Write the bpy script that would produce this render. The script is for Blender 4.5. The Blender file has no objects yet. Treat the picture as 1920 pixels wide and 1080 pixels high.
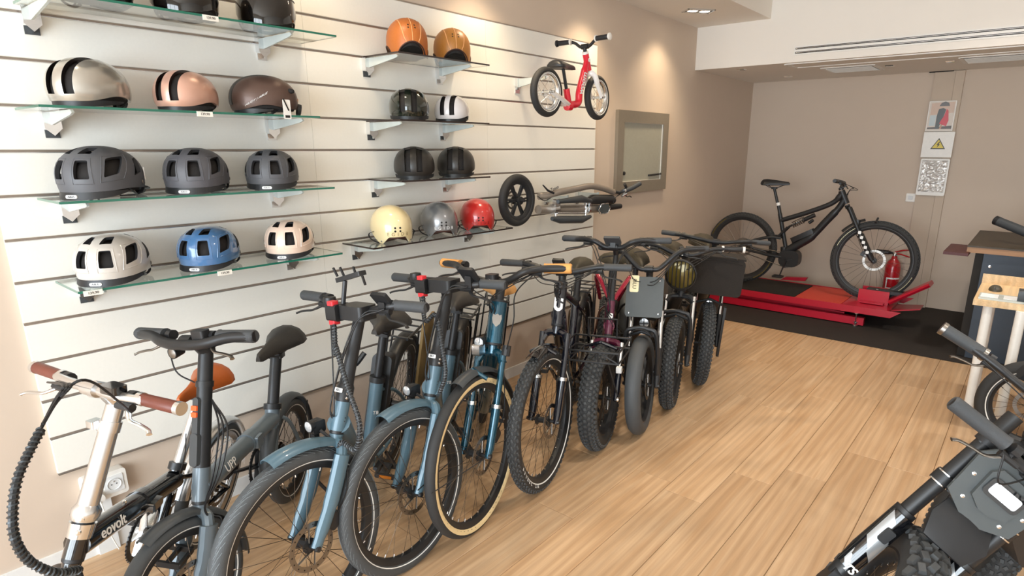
import bpy, bmesh, math, random
from mathutils import Vector, Matrix
from math import sin, cos, pi, radians, atan2, sqrt
random.seed(7)
SC = bpy.context.scene
COL = SC.collection

# ---------------------------------------------------------------- camera
YAW, PIT, ROL = 0.6811, 0.2620, 0.0026
FPX, CXP, CYP = 1132.8, 1015.8, 577.8
CAM = Vector((2.7594, 0.0, 1.6193))
_f = Vector((-sin(YAW)*cos(PIT), cos(YAW)*cos(PIT), -sin(PIT)))
_r0 = Vector((cos(YAW), sin(YAW), 0)); _u0 = _r0.cross(_f)
_r = _r0*cos(ROL)+_u0*sin(ROL); _u = -_r0*sin(ROL)+_u0*cos(ROL)
cd = bpy.data.cameras.new('camera'); co = bpy.data.objects.new('camera', cd); COL.objects.link(co)
co.matrix_world = Matrix(((_r.x, _u.x, -_f.x, CAM.x), (_r.y, _u.y, -_f.y, CAM.y), (_r.z, _u.z, -_f.z, CAM.z), (0, 0, 0, 1)))
cd.sensor_width = 36; cd.lens = 36*FPX/1920
cd.shift_x = -(CXP-960)/1920; cd.shift_y = (CYP-540)/1920; cd.clip_start = 0.02
SC.camera = co

def at(px, py, axis, val):
    """the point of the plane axis=val that the photograph shows at a pixel (a measurement)"""
    d = _f+_r*((px-CXP)/FPX)-_u*((py-CYP)/FPX)
    return CAM+d*((val-CAM[axis])/d[axis])

# ---------------------------------------------------------------- light and exposure
vs = SC.view_settings
vs.view_transform = 'Standard'; vs.look = 'None'; vs.gamma = 1.0; vs.use_curve_mapping = False
vs.exposure = 0.2
w = bpy.data.worlds.new('sky'); SC.world = w; w.use_nodes = True
bg = w.node_tree.nodes['Background']; bg.inputs[0].default_value = (0.80, 0.90, 1.0, 1); bg.inputs[1].default_value = 1.5

def area(name, loc, size, energy, col, rot):
    l = bpy.data.lights.new(name, 'AREA'); l.shape = 'RECTANGLE'; l.size, l.size_y = size; l.energy = energy; l.color = col
    o = bpy.data.objects.new(name, l); o.location = loc; o.rotation_euler = rot; COL.objects.link(o); return o
# daylight entering through the shop window behind the camera
area('window_daylight', (2.5, -3.05, 1.45), (4.6, 2.4), 300, (0.84, 0.93, 1.0), (radians(90), 0, 0))

def spot(name, loc, energy, col, ang, tgt, blend=0.6, size=0.04):
    l = bpy.data.lights.new(name, 'SPOT'); l.energy = energy; l.color = col; l.spot_size = radians(ang); l.spot_blend = blend; l.shadow_soft_size = size
    o = bpy.data.objects.new(name, l); o.location = loc; COL.objects.link(o)
    o.rotation_euler = (Vector(tgt)-Vector(loc)).to_track_quat('-Z', 'Y').to_euler(); return o
WARM = (1.0, 0.80, 0.55)
LAMPY = (0.55, 1.65, 2.80, 3.92, 5.03)
for yy in LAMPY:
    spot('wall_spot', (0.29, yy-0.06, 2.66), (4, 9, 16, 19, 20)[LAMPY.index(yy)], WARM, 112, (0.10, yy-0.06, 0.4), 0.8)
    spot('floor_spot', (0.38, yy+0.06, 2.66), (5, 12, 20, 24, 28)[LAMPY.index(yy)], WARM, 100, (0.75, yy+0.06, 0.0), 0.8)
# unseen fill spots added under the high ceiling to lift the ambient light
for xx, yy in ((2.6, 2.3), (2.6, 4.7), (4.4, 2.3), (4.4, 4.7)):
    spot('fill_spot', (xx, yy, 3.04), 98, (1.0, 0.94, 0.86), 130, (xx, yy, 0), 0.9, 0.08)

# ---------------------------------------------------------------- materials
def lin(c):
    c = c.lstrip('#'); o = []
    for i in (0, 2, 4):
        v = int(c[i:i+2], 16)/255; o.append(v/12.92 if v <= 0.04045 else ((v+0.055)/1.055)**2.4)
    return (o[0], o[1], o[2], 1)
MATS = {}
def mat(name, col, rough=0.5, metal=0.0, var=0.06, scale=40, bump=0.0, coat=0.0, emit=None, spec=0.5):
    if name in MATS: return MATS[name]
    m = bpy.data.materials.new(name); m.use_nodes = True; nt = m.node_tree; b = nt.nodes['Principled BSDF']
    c = lin(col) if isinstance(col, str) else col
    tc = nt.nodes.new('ShaderNodeTexCoord'); nz = nt.nodes.new('ShaderNodeTexNoise'); nz.inputs['Scale'].default_value = scale; nz.inputs['Detail'].default_value = 3
    nt.links.new(tc.outputs['Object'], nz.inputs['Vector'])
    mx = nt.nodes.new('ShaderNodeMix'); mx.data_type = 'RGBA'
    mx.inputs['A'].default_value = tuple(x*(1-var) for x in c[:3])+(1,); mx.inputs['B'].default_value = tuple(min(1, x*(1+var)) for x in c[:3])+(1,)
    nt.links.new(nz.outputs['Fac'], mx.inputs['Factor']); nt.links.new(mx.outputs['Result'], b.inputs['Base Color'])
    b.inputs['Roughness'].default_value = rough; b.inputs['Metallic'].default_value = metal; b.inputs['Coat Weight'].default_value = coat
    b.inputs['Coat Roughness'].default_value = 0.05; b.inputs['Specular IOR Level'].default_value = spec
    if bump:
        bp = nt.nodes.new('ShaderNodeBump'); bp.inputs['Strength'].default_value = bump; bp.inputs['Distance'].default_value = 0.002
        nt.links.new(nz.outputs['Fac'], bp.inputs['Height']); nt.links.new(bp.outputs['Normal'], b.inputs['Normal'])
    if emit: b.inputs['Emission Color'].default_value = c; b.inputs['Emission Strength'].default_value = emit
    MATS[name] = m; return m

M_RUB = mat('rubber', '#45484a', 0.62, bump=0.3, scale=300)
M_RUBD = mat('rubber_dark', '#2b2b2b', 0.7, bump=0.3, scale=300)
M_TREADL = mat('tread_sipe_glints', '#6a7073', 0.6)  # lighter grey paints in the light reflected by the tread grooves
M_KNOB = mat('tread_knobs', '#3c3e3f', 0.65, bump=0.3, scale=200)
M_BLK = mat('black_plastic', '#222325', 0.42)
M_BLKM = mat('matt_black_metal', '#2a2b2d', 0.4, 0.25)
M_GLB = mat('gloss_black', '#0b0c10', 0.12, coat=1.0)
M_GRIP = mat('grip_rubber', '#3d4043', 0.6, bump=0.4, scale=250)
M_CHR = mat('chrome', '#e6e8ea', 0.12, 1.0)
M_ALU = mat('brushed_aluminium', '#e4e7ea', 0.25, 1.0, bump=0.05)
M_STEEL = mat('rotor_steel', '#8f8a84', 0.35, 1.0)
M_SPK = mat('spoke_steel', '#54483c', 0.4, 0.8)
M_WHT = mat('white_plastic', '#ece9e2', 0.4)
M_RED = mat('signal_red', '#e5343c', 0.4)
M_ORG = mat('signal_orange', '#f0602a', 0.45)
M_LENS = mat('lamp_lens', '#e8ecef', 0.08, 0.6)
M_STRIPE = mat('reflective_stripe', '#eeeeea', 0.35)
M_CREAM = mat('cream_sidewall', '#e6cf9e', 0.6)
M_BLUE = mat('blue_frame', '#557180', 0.36, 0.1, coat=0.3)
M_GREY = mat('grey_frame', '#66737c', 0.34, 0.15, coat=0.3)
M_DGREY = mat('dark_grey_frame', '#43474a', 0.42, 0.1)
M_TEAL = mat('teal_frame', '#114a5e', 0.22, 0.55, coat=1.0)
M_NAVY = mat('dark_navy_gloss', '#10131f', 0.12, 0.3, coat=1.0)
M_PLUM = mat('plum_frame', '#5a1436', 0.25, 0.3, coat=0.8)
M_CRIM = mat('crimson_frame', '#a01834', 0.25, 0.3, coat=0.8)
M_CORK = mat('tan_leather_grip', '#d79a55', 0.65, bump=0.3, scale=120)
M_BRN = mat('brown_leather', '#6b3528', 0.45, bump=0.2, scale=150)
M_SADO = mat('orange_leather', '#b25a22', 0.42, bump=0.2, scale=150)
M_SADD = mat('black_saddle', '#33312f', 0.55, bump=0.3, scale=200)
M_SADG = mat('olive_saddle', '#3c372b', 0.6, bump=0.3, scale=200)
M_TAN = mat('tan_saddle', '#cf9a5d', 0.55, bump=0.2, scale=120)
M_CABLE = mat('cable', '#17181a', 0.5)
M_BRAID = mat('braided_sleeve', '#3a3f42', 0.35, 0.3)
M_PLATE = mat('dark_grey_plate', '#4a4f50', 0.5)
M_CARD = mat('cream_card', '#e9dfb5', 0.6)
M_FAB = mat('black_fabric', '#241f1b', 0.9, bump=0.6, scale=400)
M_CLIP = mat('clear_plastic', '#c3c9c4', 0.2)
M_AMB = mat('amber_reflector', '#c0701c', 0.2)
M_YEL = mat('yellow_glass', '#6e5f2c', 0.12, 0.2)
M_TXT = mat('white_print', '#f0f0ee', 0.5)
M_TXD = mat('dark_print', '#3a3a3c', 0.5)

# ---------------------------------------------------------------- mesh helpers
class MB:
    """collects shapes into one mesh"""
    def __init__(s, xf=None): s.v = []; s.f = []; s.m = []; s.xf = xf
    def add(s, vs, fs, mi=0):
        n = len(s.v)
        s.v += [(s.xf @ Vector(p)) if s.xf else Vector(p) for p in vs]
        s.f += [tuple(i+n for i in f) for f in fs]; s.m += [mi]*len(fs)
        return s
    def box(s, c, sz, rot=None, mi=0):
        x, y, z = (q/2 for q in sz); c = Vector(c)
        vs = [Vector((a*x, b*y, d*z)) for a in (-1, 1) for b in (-1, 1) for d in (-1, 1)]
        if rot is not None: vs = [rot @ p for p in vs]
        return s.add([p+c for p in vs], [(0, 1, 3, 2), (4, 6, 7, 5), (0, 4, 5, 1), (2, 3, 7, 6), (0, 2, 6, 4), (1, 5, 7, 3)], mi)
    def rbox(s, c, sz, r=0.004, rot=None, mi=0, n=3):
        """box whose outline in its two longest directions is rounded"""
        ax = sorted(range(3), key=lambda i: sz[i]); t = ax[0]; a, b = sorted(ax[1:])
        pts = rrect(sz[a], sz[b], r, n); c = Vector(c); vs = []
        for k in (-1, 1):
            for p in pts:
                q = [0, 0, 0]; q[a], q[b], q[t] = p[0], p[1], k*sz[t]/2; q = Vector(q)
                vs.append((rot @ q if rot is not None else q)+c)
        m = len(pts)
        return s.add(vs, [tuple(range(m-1, -1, -1)), tuple(range(m, 2*m))]+[(i, (i+1) % m, m+(i+1) % m, m+i) for i in range(m)], mi)
    def prism(s, pts, o, ax, ay, h, mi=0):
        """polygon pts in the plane o+ax*x+ay*y, made h thick"""
        o, ax, ay = Vector(o), Vector(ax), Vector(ay); nz = ax.cross(ay).normalized()*h; m = len(pts)
        b = [o+ax*p[0]+ay*p[1] for p in pts]
        return s.add(b+[p+nz for p in b], [tuple(range(m-1, -1, -1)), tuple(range(m, 2*m))]+[(i, (i+1) % m, m+(i+1) % m, m+i) for i in range(m)], mi)
    def tube(s, pts, r, n=8, mi=0, closed=False, flat=1.0, cap=True, up=None):
        pts = [Vector(p) for p in pts]; m = len(pts)
        rs = r if isinstance(r, (list, tuple)) else [r]*m
        tg = []
        for i in range(m):
            a = pts[(i-1) % m] if (closed or i > 0) else pts[i]; b = pts[(i+1) % m] if (closed or i < m-1) else pts[i]
            d = b-a; tg.append(d.normalized() if d.length > 1e-9 else Vector((0, 0, 1)))
        u = Vector(up) if up is not None else (Vector((0, 0, 1)) if abs(tg[0].z) < 0.9 else Vector((1, 0, 0)))
        vs = []
        for i in range(m):
            u = u-tg[i]*u.dot(tg[i])
            if u.length < 1e-6: u = tg[i].orthogonal()
            u.normalize(); w_ = tg[i].cross(u)
            for k in range(n):
                a = 2*pi*k/n; vs.append(pts[i]+(u*cos(a)*flat+w_*sin(a))*rs[i])
        fs = []
        for i in range(m if closed else m-1):
            j = (i+1) % m
            for k in range(n): fs.append((i*n+k, i*n+(k+1) % n, j*n+(k+1) % n, j*n+k))
        if cap and not closed: fs += [tuple(range(n-1, -1, -1)), tuple((m-1)*n+k for k in range(n))]
        return s.add(vs, fs, mi)
    def lathe(s, prof, o, ax, n=24, mi=0, closed=False, a0=0, a1=2*pi):
        """profile [(radius, height)] turned about the axis ax through o"""
        o, ax = Vector(o), Vector(ax).normalized(); u = ax.orthogonal().normalized()
        if abs(ax.y) > 0.99: u = Vector((1, 0, 0))
        w_ = ax.cross(u); vs = []; full = abs(a1-a0-2*pi) < 1e-6; cnt = n if full else n+1
        for k in range(cnt):
            a = a0+(a1-a0)*k/n
            for r, h in prof: vs.append(o+ax*h+(u*cos(a)+w_*sin(a))*r)
        m = len(prof); fs = []
        for k in range(n):
            j = (k+1) % cnt
            for i in range(m if closed else m-1):
                i2 = (i+1) % m; fs.append((k*m+i, j*m+i, j*m+i2, k*m+i2))
        if not full and closed: fs += [tuple(range(m)), tuple(n*m+i for i in range(m-1, -1, -1))]
        return s.add(vs, fs, mi)
    def ball(s, c, r, n=12, m=8, rot=None, mi=0, z0=-1, z1=1):
        c = Vector(c); r = (r, r, r) if not isinstance(r, (tuple, list)) else r; vs = []; fs = []
        for i in range(m+1):
            t = z0+(z1-z0)*i/m; t = max(-1, min(1, t)); e = math.asin(t)
            for k in range(n):
                a = 2*pi*k/n; p = Vector((cos(e)*cos(a)*r[0], cos(e)*sin(a)*r[1], sin(e)*r[2])); vs.append((rot @ p if rot is not None else p)+c)
        for i in range(m):
            for k in range(n): fs.append((i*n+k, i*n+(k+1) % n, (i+1)*n+(k+1) % n, (i+1)*n+k))
        fs += [tuple(range(n-1, -1, -1)), tuple(m*n+k for k in range(n))]
        return s.add(vs, fs, mi)
    def loft(s, loops, mi=0, cap=True):
        m = len(loops[0]); vs = [p for l in loops for p in l]; fs = []
        for i in range(len(loops)-1):
            for k in range(m): fs.append((i*m+k, i*m+(k+1) % m, (i+1)*m+(k+1) % m, (i+1)*m+k))
        if cap: fs += [tuple(range(m-1, -1, -1)), tuple((len(loops)-1)*m+k for k in range(m))]
        return s.add(vs, fs, mi)
    def build(s, name, mats, parent=None, smooth=35, kind=None, label=None):
        me = bpy.data.meshes.new(name); me.from_pydata([tuple(p) for p in s.v], [], s.f)
        if not isinstance(mats, (list, tuple)): mats = [mats]
        for m in mats: me.materials.append(m)
        if len(mats) > 1: me.polygons.foreach_set('material_index', s.m)
        bm = bmesh.new(); bm.from_mesh(me); bmesh.ops.recalc_face_normals(bm, faces=bm.faces); bm.to_mesh(me); bm.free()
        if smooth: me.shade_smooth(); me.set_sharp_from_angle(angle=radians(smooth))
        me.update()
        return link(me, name, parent, kind, label)
def link(me, name, parent=None, kind=None, label=None):
    if parent is not None and parent.parent is not None and parent.parent.parent is not None: parent = parent.parent   # thing > part > sub-part, no further
    o = bpy.data.objects.new(name, me); COL.objects.link(o)
    if parent is not None: o.parent = parent
    if kind: o['kind'] = kind
    if label: o['label'] = label
    return o
def rrect(w_, h, r, n=3):
    r = min(r, w_/2-1e-5, h/2-1e-5); out = []
    for cx, cy, a0 in ((w_/2-r, h/2-r, 0), (-w_/2+r, h/2-r, pi/2), (-w_/2+r, -h/2+r, pi), (w_/2-r, -h/2+r, 1.5*pi)):
        for k in range(n+1): a = a0+pi/2*k/n; out.append((cx+r*cos(a), cy+r*sin(a)))
    return out
def circ(r, n=16, cx=0, cy=0): return [(cx+r*cos(2*pi*k/n), cy+r*sin(2*pi*k/n)) for k in range(n)]
def smooth_path(pts, n=6):
    pts = [Vector(p) for p in pts]; q = [pts[0]*2-pts[1]]+pts+[pts[-1]*2-pts[-2]]; out = []
    for i in range(1, len(q)-2):
        a, b, c, d = q[i-1:i+3]
        for k in range(n):
            t = k/n; out.append(0.5*((2*b)+(c-a)*t+(2*a-5*b+4*c-d)*t*t+(3*b-a-3*c+d)*t**3))
    return out+[pts[-1]]
def thing(name, label, cat, loc=(0, 0, 0), rotz=0, group=None, mtx=None):
    o = bpy.data.objects.new(name, None); COL.objects.link(o); o.empty_display_size = 0.05
    if mtx is not None: o.matrix_world = mtx
    else: o.location = loc; o.rotation_euler = (0, 0, rotz)
    return tag(o, label, cat, group)
def tag(o, label, cat, group=None, kind=None):
    if label: o['label'] = label
    if cat: o['category'] = cat
    if group: o['group'] = group
    if kind: o['kind'] = kind
    return o
def structure(o): o['kind'] = 'structure'; return o
def text(s, size, o, ax, ay, m, parent, name='lettering', depth=0.0006, align='CENTER', bold=0.0, shear=0):
    """flat print: the letters of s lying on the plane o+ax*x+ay*y"""
    cu = bpy.data.curves.new(name, 'FONT'); cu.body = s; cu.size = size; cu.align_x = align; cu.align_y = 'CENTER'; cu.extrude = depth; cu.offset = bold; cu.shear = shear
    cu.resolution_u = 3
    t = bpy.data.objects.new('tmp', cu); COL.objects.link(t); dg = bpy.context.evaluated_depsgraph_get()
    me = bpy.data.meshes.new_from_object(t.evaluated_get(dg)); bpy.data.objects.remove(t)
    ax, ay, o = Vector(ax).normalized(), Vector(ay).normalized(), Vector(o); az = ax.cross(ay)
    me.transform(Matrix(((ax.x, ay.x, az.x, o.x), (ax.y, ay.y, az.y, o.y), (ax.z, ay.z, az.z, o.z), (0, 0, 0, 1))))
    me.materials.clear(); me.materials.append(m); me.name = name
    return link(me, name, parent)
def copy_tree(o, parent=None):
    c = o.copy(); COL.objects.link(c)
    if parent is not None: c.parent = parent
    for ch in list(o.children): copy_tree(ch, c)
    return c

# ---------------------------------------------------------------- room
def wood_mat(name, c1, c2, c3, rough=0.45):
    m = bpy.data.materials.new(name); m.use_nodes = True; nt = m.node_tree; b = nt.nodes['Principled BSDF']; L = nt.links.new; N = nt.nodes.new
    tc = N('ShaderNodeTexCoord'); oi = N('ShaderNodeObjectInfo'); mp = N('ShaderNodeMapping'); mp.inputs['Scale'].default_value = (7, 0.7, 7)
    off = N('ShaderNodeVectorMath'); off.operation = 'MULTIPLY_ADD'; off.inputs[1].default_value = (37, 53, 11)
    cmb = N('ShaderNodeCombineXYZ'); L(oi.outputs['Random'], cmb.inputs[0]); L(oi.outputs['Random'], cmb.inputs[1]); L(oi.outputs['Random'], cmb.inputs[2])
    L(cmb.outputs[0], off.inputs[0]); L(tc.outputs['Object'], off.inputs[2]); L(off.outputs[0], mp.inputs['Vector'])
    n1 = N('ShaderNodeTexNoise'); n1.inputs['Scale'].default_value = 1.6; n1.inputs['Detail'].default_value = 5; n1.inputs['Distortion'].default_value = 1.2; L(mp.outputs[0], n1.inputs['Vector'])
    mp2 = N('ShaderNodeMapping'); mp2.inputs['Scale'].default_value = (120, 2.2, 120); L(off.outputs[0], mp2.inputs['Vector'])
    n2 = N('ShaderNodeTexNoise'); n2.inputs['Scale'].default_value = 1.0; n2.inputs['Detail'].default_value = 4; L(mp2.outputs[0], n2.inputs['Vector'])
    wv = N('ShaderNodeTexWave'); wv.inputs['Scale'].default_value = 1.1; wv.inputs['Distortion'].default_value = 5; wv.inputs['Detail'].default_value = 2; L(mp.outputs[0], wv.inputs['Vector'])
    cr = N('ShaderNodeValToRGB'); e = cr.color_ramp.elements; e[0].position = 0.3; e[0].color = lin(c1); e[1].position = 0.72; e[1].color = lin(c2); L(n1.outputs['Fac'], cr.inputs[0])
    m1 = N('ShaderNodeMix'); m1.data_type = 'RGBA'; m1.blend_type = 'MULTIPLY'; m1.inputs['Factor'].default_value = 0.20; L(cr.outputs[0], m1.inputs['A'])
    c2r = N('ShaderNodeValToRGB'); e = c2r.color_ramp.elements; e[0].position = 0.38; e[0].color = lin(c3); e[1].position = 0.62; e[1].color = (1, 1, 1, 1); L(n2.outputs['Fac'], c2r.inputs[0]); L(c2r.outputs[0], m1.inputs['B'])
    m2 = N('ShaderNodeMix'); m2.data_type = 'RGBA'; m2.blend_type = 'MULTIPLY'; m2.inputs['Factor'].default_value = 0.13; L(m1.outputs['Result'], m2.inputs['A']); L(wv.outputs['Color'], m2.inputs['B'])
    hs = N('ShaderNodeHueSaturation'); mr = N('ShaderNodeMapRange'); mr.inputs['To Min'].default_value = 0.92; mr.inputs['To Max'].default_value = 1.07; L(oi.outputs['Random'], mr.inputs['Value']); L(mr.outputs[0], hs.inputs['Value']); L(m2.outputs['Result'], hs.inputs['Color'])
    L(hs.outputs[0], b.inputs['Base Color']); b.inputs['Roughness'].default_value = rough
    bp = N('ShaderNodeBump'); bp.inputs['Strength'].default_value = 0.08; bp.inputs['Distance'].default_value = 0.001; L(n2.outputs['Fac'], bp.inputs['Height']); L(bp.outputs[0], b.inputs['Normal'])
    MATS[name] = m; return m
M_FLOOR = wood_mat('oak_laminate', '#b8946e', '#ceae8a', '#c6ac90', 0.40)
M_TABLEW = wood_mat('light_wood', '#d9b88a', '#e6cca4', '#caa878', 0.5)
M_WALL = mat('beige_paint', '#cdbcab', 0.85, var=0.02, scale=6, bump=0.03)
M_WALLB = mat('taupe_paint', '#c6b5a3', 0.85, var=0.02, scale=6, bump=0.03)
M_CEIL = mat('ceiling_paint', '#ece6dd', 0.85, var=0.015, scale=6)
M_SKIRT = mat('skirting_paint', '#dfe0df', 0.6)
M_SLAT = mat('white_slat_board', '#eceae2', 0.5, var=0.025, scale=90)
M_GROOVE = mat('groove_channel', '#a3968a', 0.35, 0.6)
M_SEAM = mat('floor_underlay', '#6d4a2a', 0.9)
M_MAT = mat('black_rubber_mat', '#231d18', 0.85, bump=0.5, scale=220)
M_DARK = mat('dark_slot', '#17130f', 0.7)

XR, YF, YB, ZC, ZH = 5.6, -3.0, 7.26, 2.70, 3.08   # right wall, shop front, back wall, low ceiling band, high ceiling
def wall(name, c, sz, m=M_WALL): return structure(MB().box(c, sz).build(name, m, smooth=0))
fl = structure(MB().box(((XR)/2, (YF+YB)/2, -0.06), (XR+0.2, YB-YF+0.2, 0.10)).build('floor', M_SEAM, smooth=0))
# laminate planks, one by one, in rows along the room
PW = 0.2; meshes = {}
def plank(x, y0, y1):
    key = round(y1-y0, 3)
    if key not in meshes:
        h = key/2-0.0008; q = PW/2-0.0008; b = 0.0018
        me = MB().add([(-q, -h, -0.009), (q, -h, -0.009), (q, h, -0.009), (-q, h, -0.009), (-q, -h, -b), (q, -h, -b), (q, h, -b), (-q, h, -b), (-q+b, -h+b, 0), (q-b, -h+b, 0), (q-b, h-b, 0), (-q+b, h-b, 0)],
            [(0, 1, 5, 4), (1, 2, 6, 5), (2, 3, 7, 6), (3, 0, 4, 7), (4, 5, 9, 8), (5, 6, 10, 9), (6, 7, 11, 10), (7, 4, 8, 11), (8, 9, 10, 11)])
        o = me.build('plank', M_FLOOR, fl, smooth=0); meshes[key] = o.data
    else: o = link(meshes[key], 'plank', fl)
    o.location = (x, (y0+y1)/2, 0)
known = {10: [4.28], 11: [3.40], 9: [2.79], 8: [2.42], 7: [2.50], 6: [1.94]}
for i in range(0, 24):
    x = 0.17+PW*(i-1)+PW/2
    if x < 0.02: x = 0.07
    base = known[i][0] if i in known else random.uniform(2, 3.3)
    cuts = [base+1.29*k for k in range(-3, 4)]; cuts = [YF]+[round(c, 3) for c in cuts if YF+0.2 < c < 5.35]+[5.50]
    for a, b in zip(cuts, cuts[1:]): plank(x, a, b)
matt = MB().rbox((2.8, (5.472+YB)/2, 0.0005), (5.5, YB-5.472-0.005, 0.013), 0.01).build('rubber_mat', M_MAT, smooth=0)
tag(matt, 'large black rubber floor mat under the red lift and workbench', 'floor mat')

wl = wall('wall_left', (-0.06, (YF+YB)/2, 1.6), (0.12, YB-YF+0.2, 3.3))
wb_ = wall('wall_back', (XR/2, YB+0.06, 1.6), (XR+0.2, 0.12, 3.3), M_WALL)
M_WALLW = mat('white_paint', '#e9e7e3', 0.8, var=0.02, scale=6)
wr_ = wall('wall_right', (XR+0.06, (YF+YB)/2, 1.6), (0.12, YB-YF+0.2, 3.3), M_WALLW)
# shop front behind the camera: piers and head around one wide window opening
fw_ = MB(); fw_.box((0.09, YF-0.06, 1.6), (0.18, 0.12, 3.3)); fw_.box((5.15, YF-0.06, 1.6), (0.9, 0.12, 3.3)); fw_.box((2.45, YF-0.06, 2.92), (4.6, 0.12, 0.56)); fw_.box((2.45, YF-0.06, 0.11), (4.6, 0.12, 0.22))
structure(fw_.build('wall_front', M_WALLW, smooth=0))
wf = MB()
for xx in (0.21, 1.75, 3.2, 4.67): wf.box((xx, YF-0.03, 1.43), (0.06, 0.06, 2.42))
structure(wf.build('window_1', M_DGREY, smooth=0))
# ceiling: low band over the helmet wall, high middle, bulkhead over the back
structure(MB().box((XR/2, (YF+5.73)/2, ZH+0.06), (XR+0.2, 5.73-YF+0.2, 0.12)).build('ceiling', M_CEIL, smooth=0))
structure(MB().box((0.3425, (YF+5.73)/2, (ZC+ZH)/2+0.02), (0.685, 5.73-YF, ZH-ZC+0.04)).build('ceiling_band', M_CEIL, smooth=0))
bk = structure(MB().box((XR/2, (5.73+YB)/2, 2.326+0.42), (XR, YB-5.73, 0.84)).build('ceiling_bulkhead', M_CEIL, smooth=0))
# skirting
structure(MB().box((0.006, (YF+5.47)/2, 0.038), (0.012, 5.47-YF, 0.076)).build('baseboard_left', M_SKIRT, smooth=0))
# ventilation slots in the bulkhead face
vg = thing('air_vent', 'long white air vent with two dark slots in the ceiling bulkhead', 'air vent', (0.925, 5.728, 2.42))
def vbox(name, x0, x1, z0, z1, m, y0=-0.004, y1=0.0): return MB().box(((x0+x1)/2, (y0+y1)/2, (z0+z1)/2), (x1-x0, y1-y0, z1-z0)).build(name, m, vg, smooth=0)
vbox('frame', -0.01, 3.2, -0.038, 0.034, M_WHT, -0.004, 0); vbox('slot', 0, 3.19, 0.008, 0.022, M_DARK, -0.0055, -0.003); vbox('slot', 0, 3.19, -0.026, -0.012, M_DARK, -0.0055, -0.003)
def blade(z): return MB().box((1.6, -0.0065, z), (3.19, 0.002, 0.003)).build('blade', M_CHR, vg, smooth=0)
blade(0.0155); blade(-0.0185)
# underside of the bulkhead: hatch, grilles, small recessed lamps
def ceil_frame(name, label, cat, x0, x1, y0, y1, lou):
    t = thing(name, label, cat, ((x0+x1)/2, (y0+y1)/2, 2.326)); hx, hy = (x1-x0)/2, (y1-y0)/2
    f = MB()
    for c, s_ in (((0, -hy, -0.004), (2*hx, 0.03, 0.008)), ((0, hy, -0.004), (2*hx, 0.03, 0.008)), ((-hx, 0, -0.004), (0.03, 2*hy, 0.008)), ((hx, 0, -0.004), (0.03, 2*hy, 0.008))): f.box(c, s_)
    f.build('frame', M_WHT, t, smooth=0)
    MB().box((0, 0, -0.001), (2*hx, 2*hy, 0.003)).build('panel', M_CEIL if not lou else M_DGREY, t, smooth=0)
    for k in range(lou):
        MB().box((0, -hy+0.03+(2*hy-0.06)*(k+.5)/lou, -0.006), (2*hx-0.04, 0.02, 0.004), Matrix.Rotation(0.5, 3, 'X')).build('slat', M_WHT, t, smooth=0)
    return t
ceil_frame('ceiling_hatch', 'wide white access hatch flush in the lowered back ceiling', 'hatch', 0.83, 2.9, 5.80, 6.10, 0)
ceil_frame('air_grille', 'white square ceiling grille above the red bike lift', 'air vent', 1.0, 1.43, 6.29, 6.72, 8)
ceil_frame('air_grille', 'white square ceiling grille above the workbench corner', 'air vent', 2.08, 2.52, 6.25, 6.68, 8)
for x, y, lb in ((0.374, 5.937, 'small square recessed lamp by the left wall corner'), (0.532, 6.808, 'small square recessed lamp by the back wall'), (1.525, 6.481, 'small square recessed lamp between the two ceiling grilles'), (1.985, 6.479, 'small square recessed lamp beside the pillar casing top')):
    t = thing('recessed_lamp', lb+', switched off', 'lamp', (x, y, 2.326), 0, 'recessed lamps of the back ceiling')
    MB().lathe([(0.025, -0.001), (0.045, -0.006), (0.048, 0)], (0, 0, 0), (0, 0, 1), 4).build('bezel', M_CHR, t, smooth=0)
    MB().lathe([(0, -0.002), (0.03, -0.002)], (0, 0, 0), (0, 0, 1), 12).build('lamp', M_DGREY, t)
# twin downlights of the low band
M_GLOW = mat('lamp_glow', '#fff1d8', 0.4, emit=14)
for i, yy in enumerate(LAMPY):
    t = thing('twin_downlight', ['twin square downlight over the first shelf column', 'twin square downlight over the second helmets column', 'twin square downlight over the small bike', 'twin square downlight over the end of the slatwall', 'lit twin square downlight by the ceiling bulkhead'][i], 'ceiling lamp', (0.335, yy, ZC), radians(-40 if i == 4 else 0), 'downlights of the low ceiling band')
    f = MB()
    for c, s_ in (((-0.062, 0, -0.004), (0.012, 0.24, 0.008)), ((0.062, 0, -0.004), (0.012, 0.24, 0.008)), ((0, -0.114, -0.004), (0.136, 0.012, 0.008)), ((0, 0.114, -0.004), (0.136, 0.012, 0.008))): f.box(c, s_)
    f.build('bezel', M_ALU, t, smooth=0)
    MB().box((0, 0, -0.001), (0.12, 0.22, 0.002)).build('housing', M_DARK, t, smooth=0)
    for s_ in (-1, 1):
        b = MB().lathe([(0.05, -0.003), (0.046, -0.010), (0.04, -0.006)], (0, s_*0.053, 0), (0, 0, 1), 20).build('ring', M_CHR, t)
        MB().lathe([(0, -0.007), (0.04, -0.006)], (0, s_*0.053, 0), (0, 0, 1), 20).build('bulb', M_GLOW, b)

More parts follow.
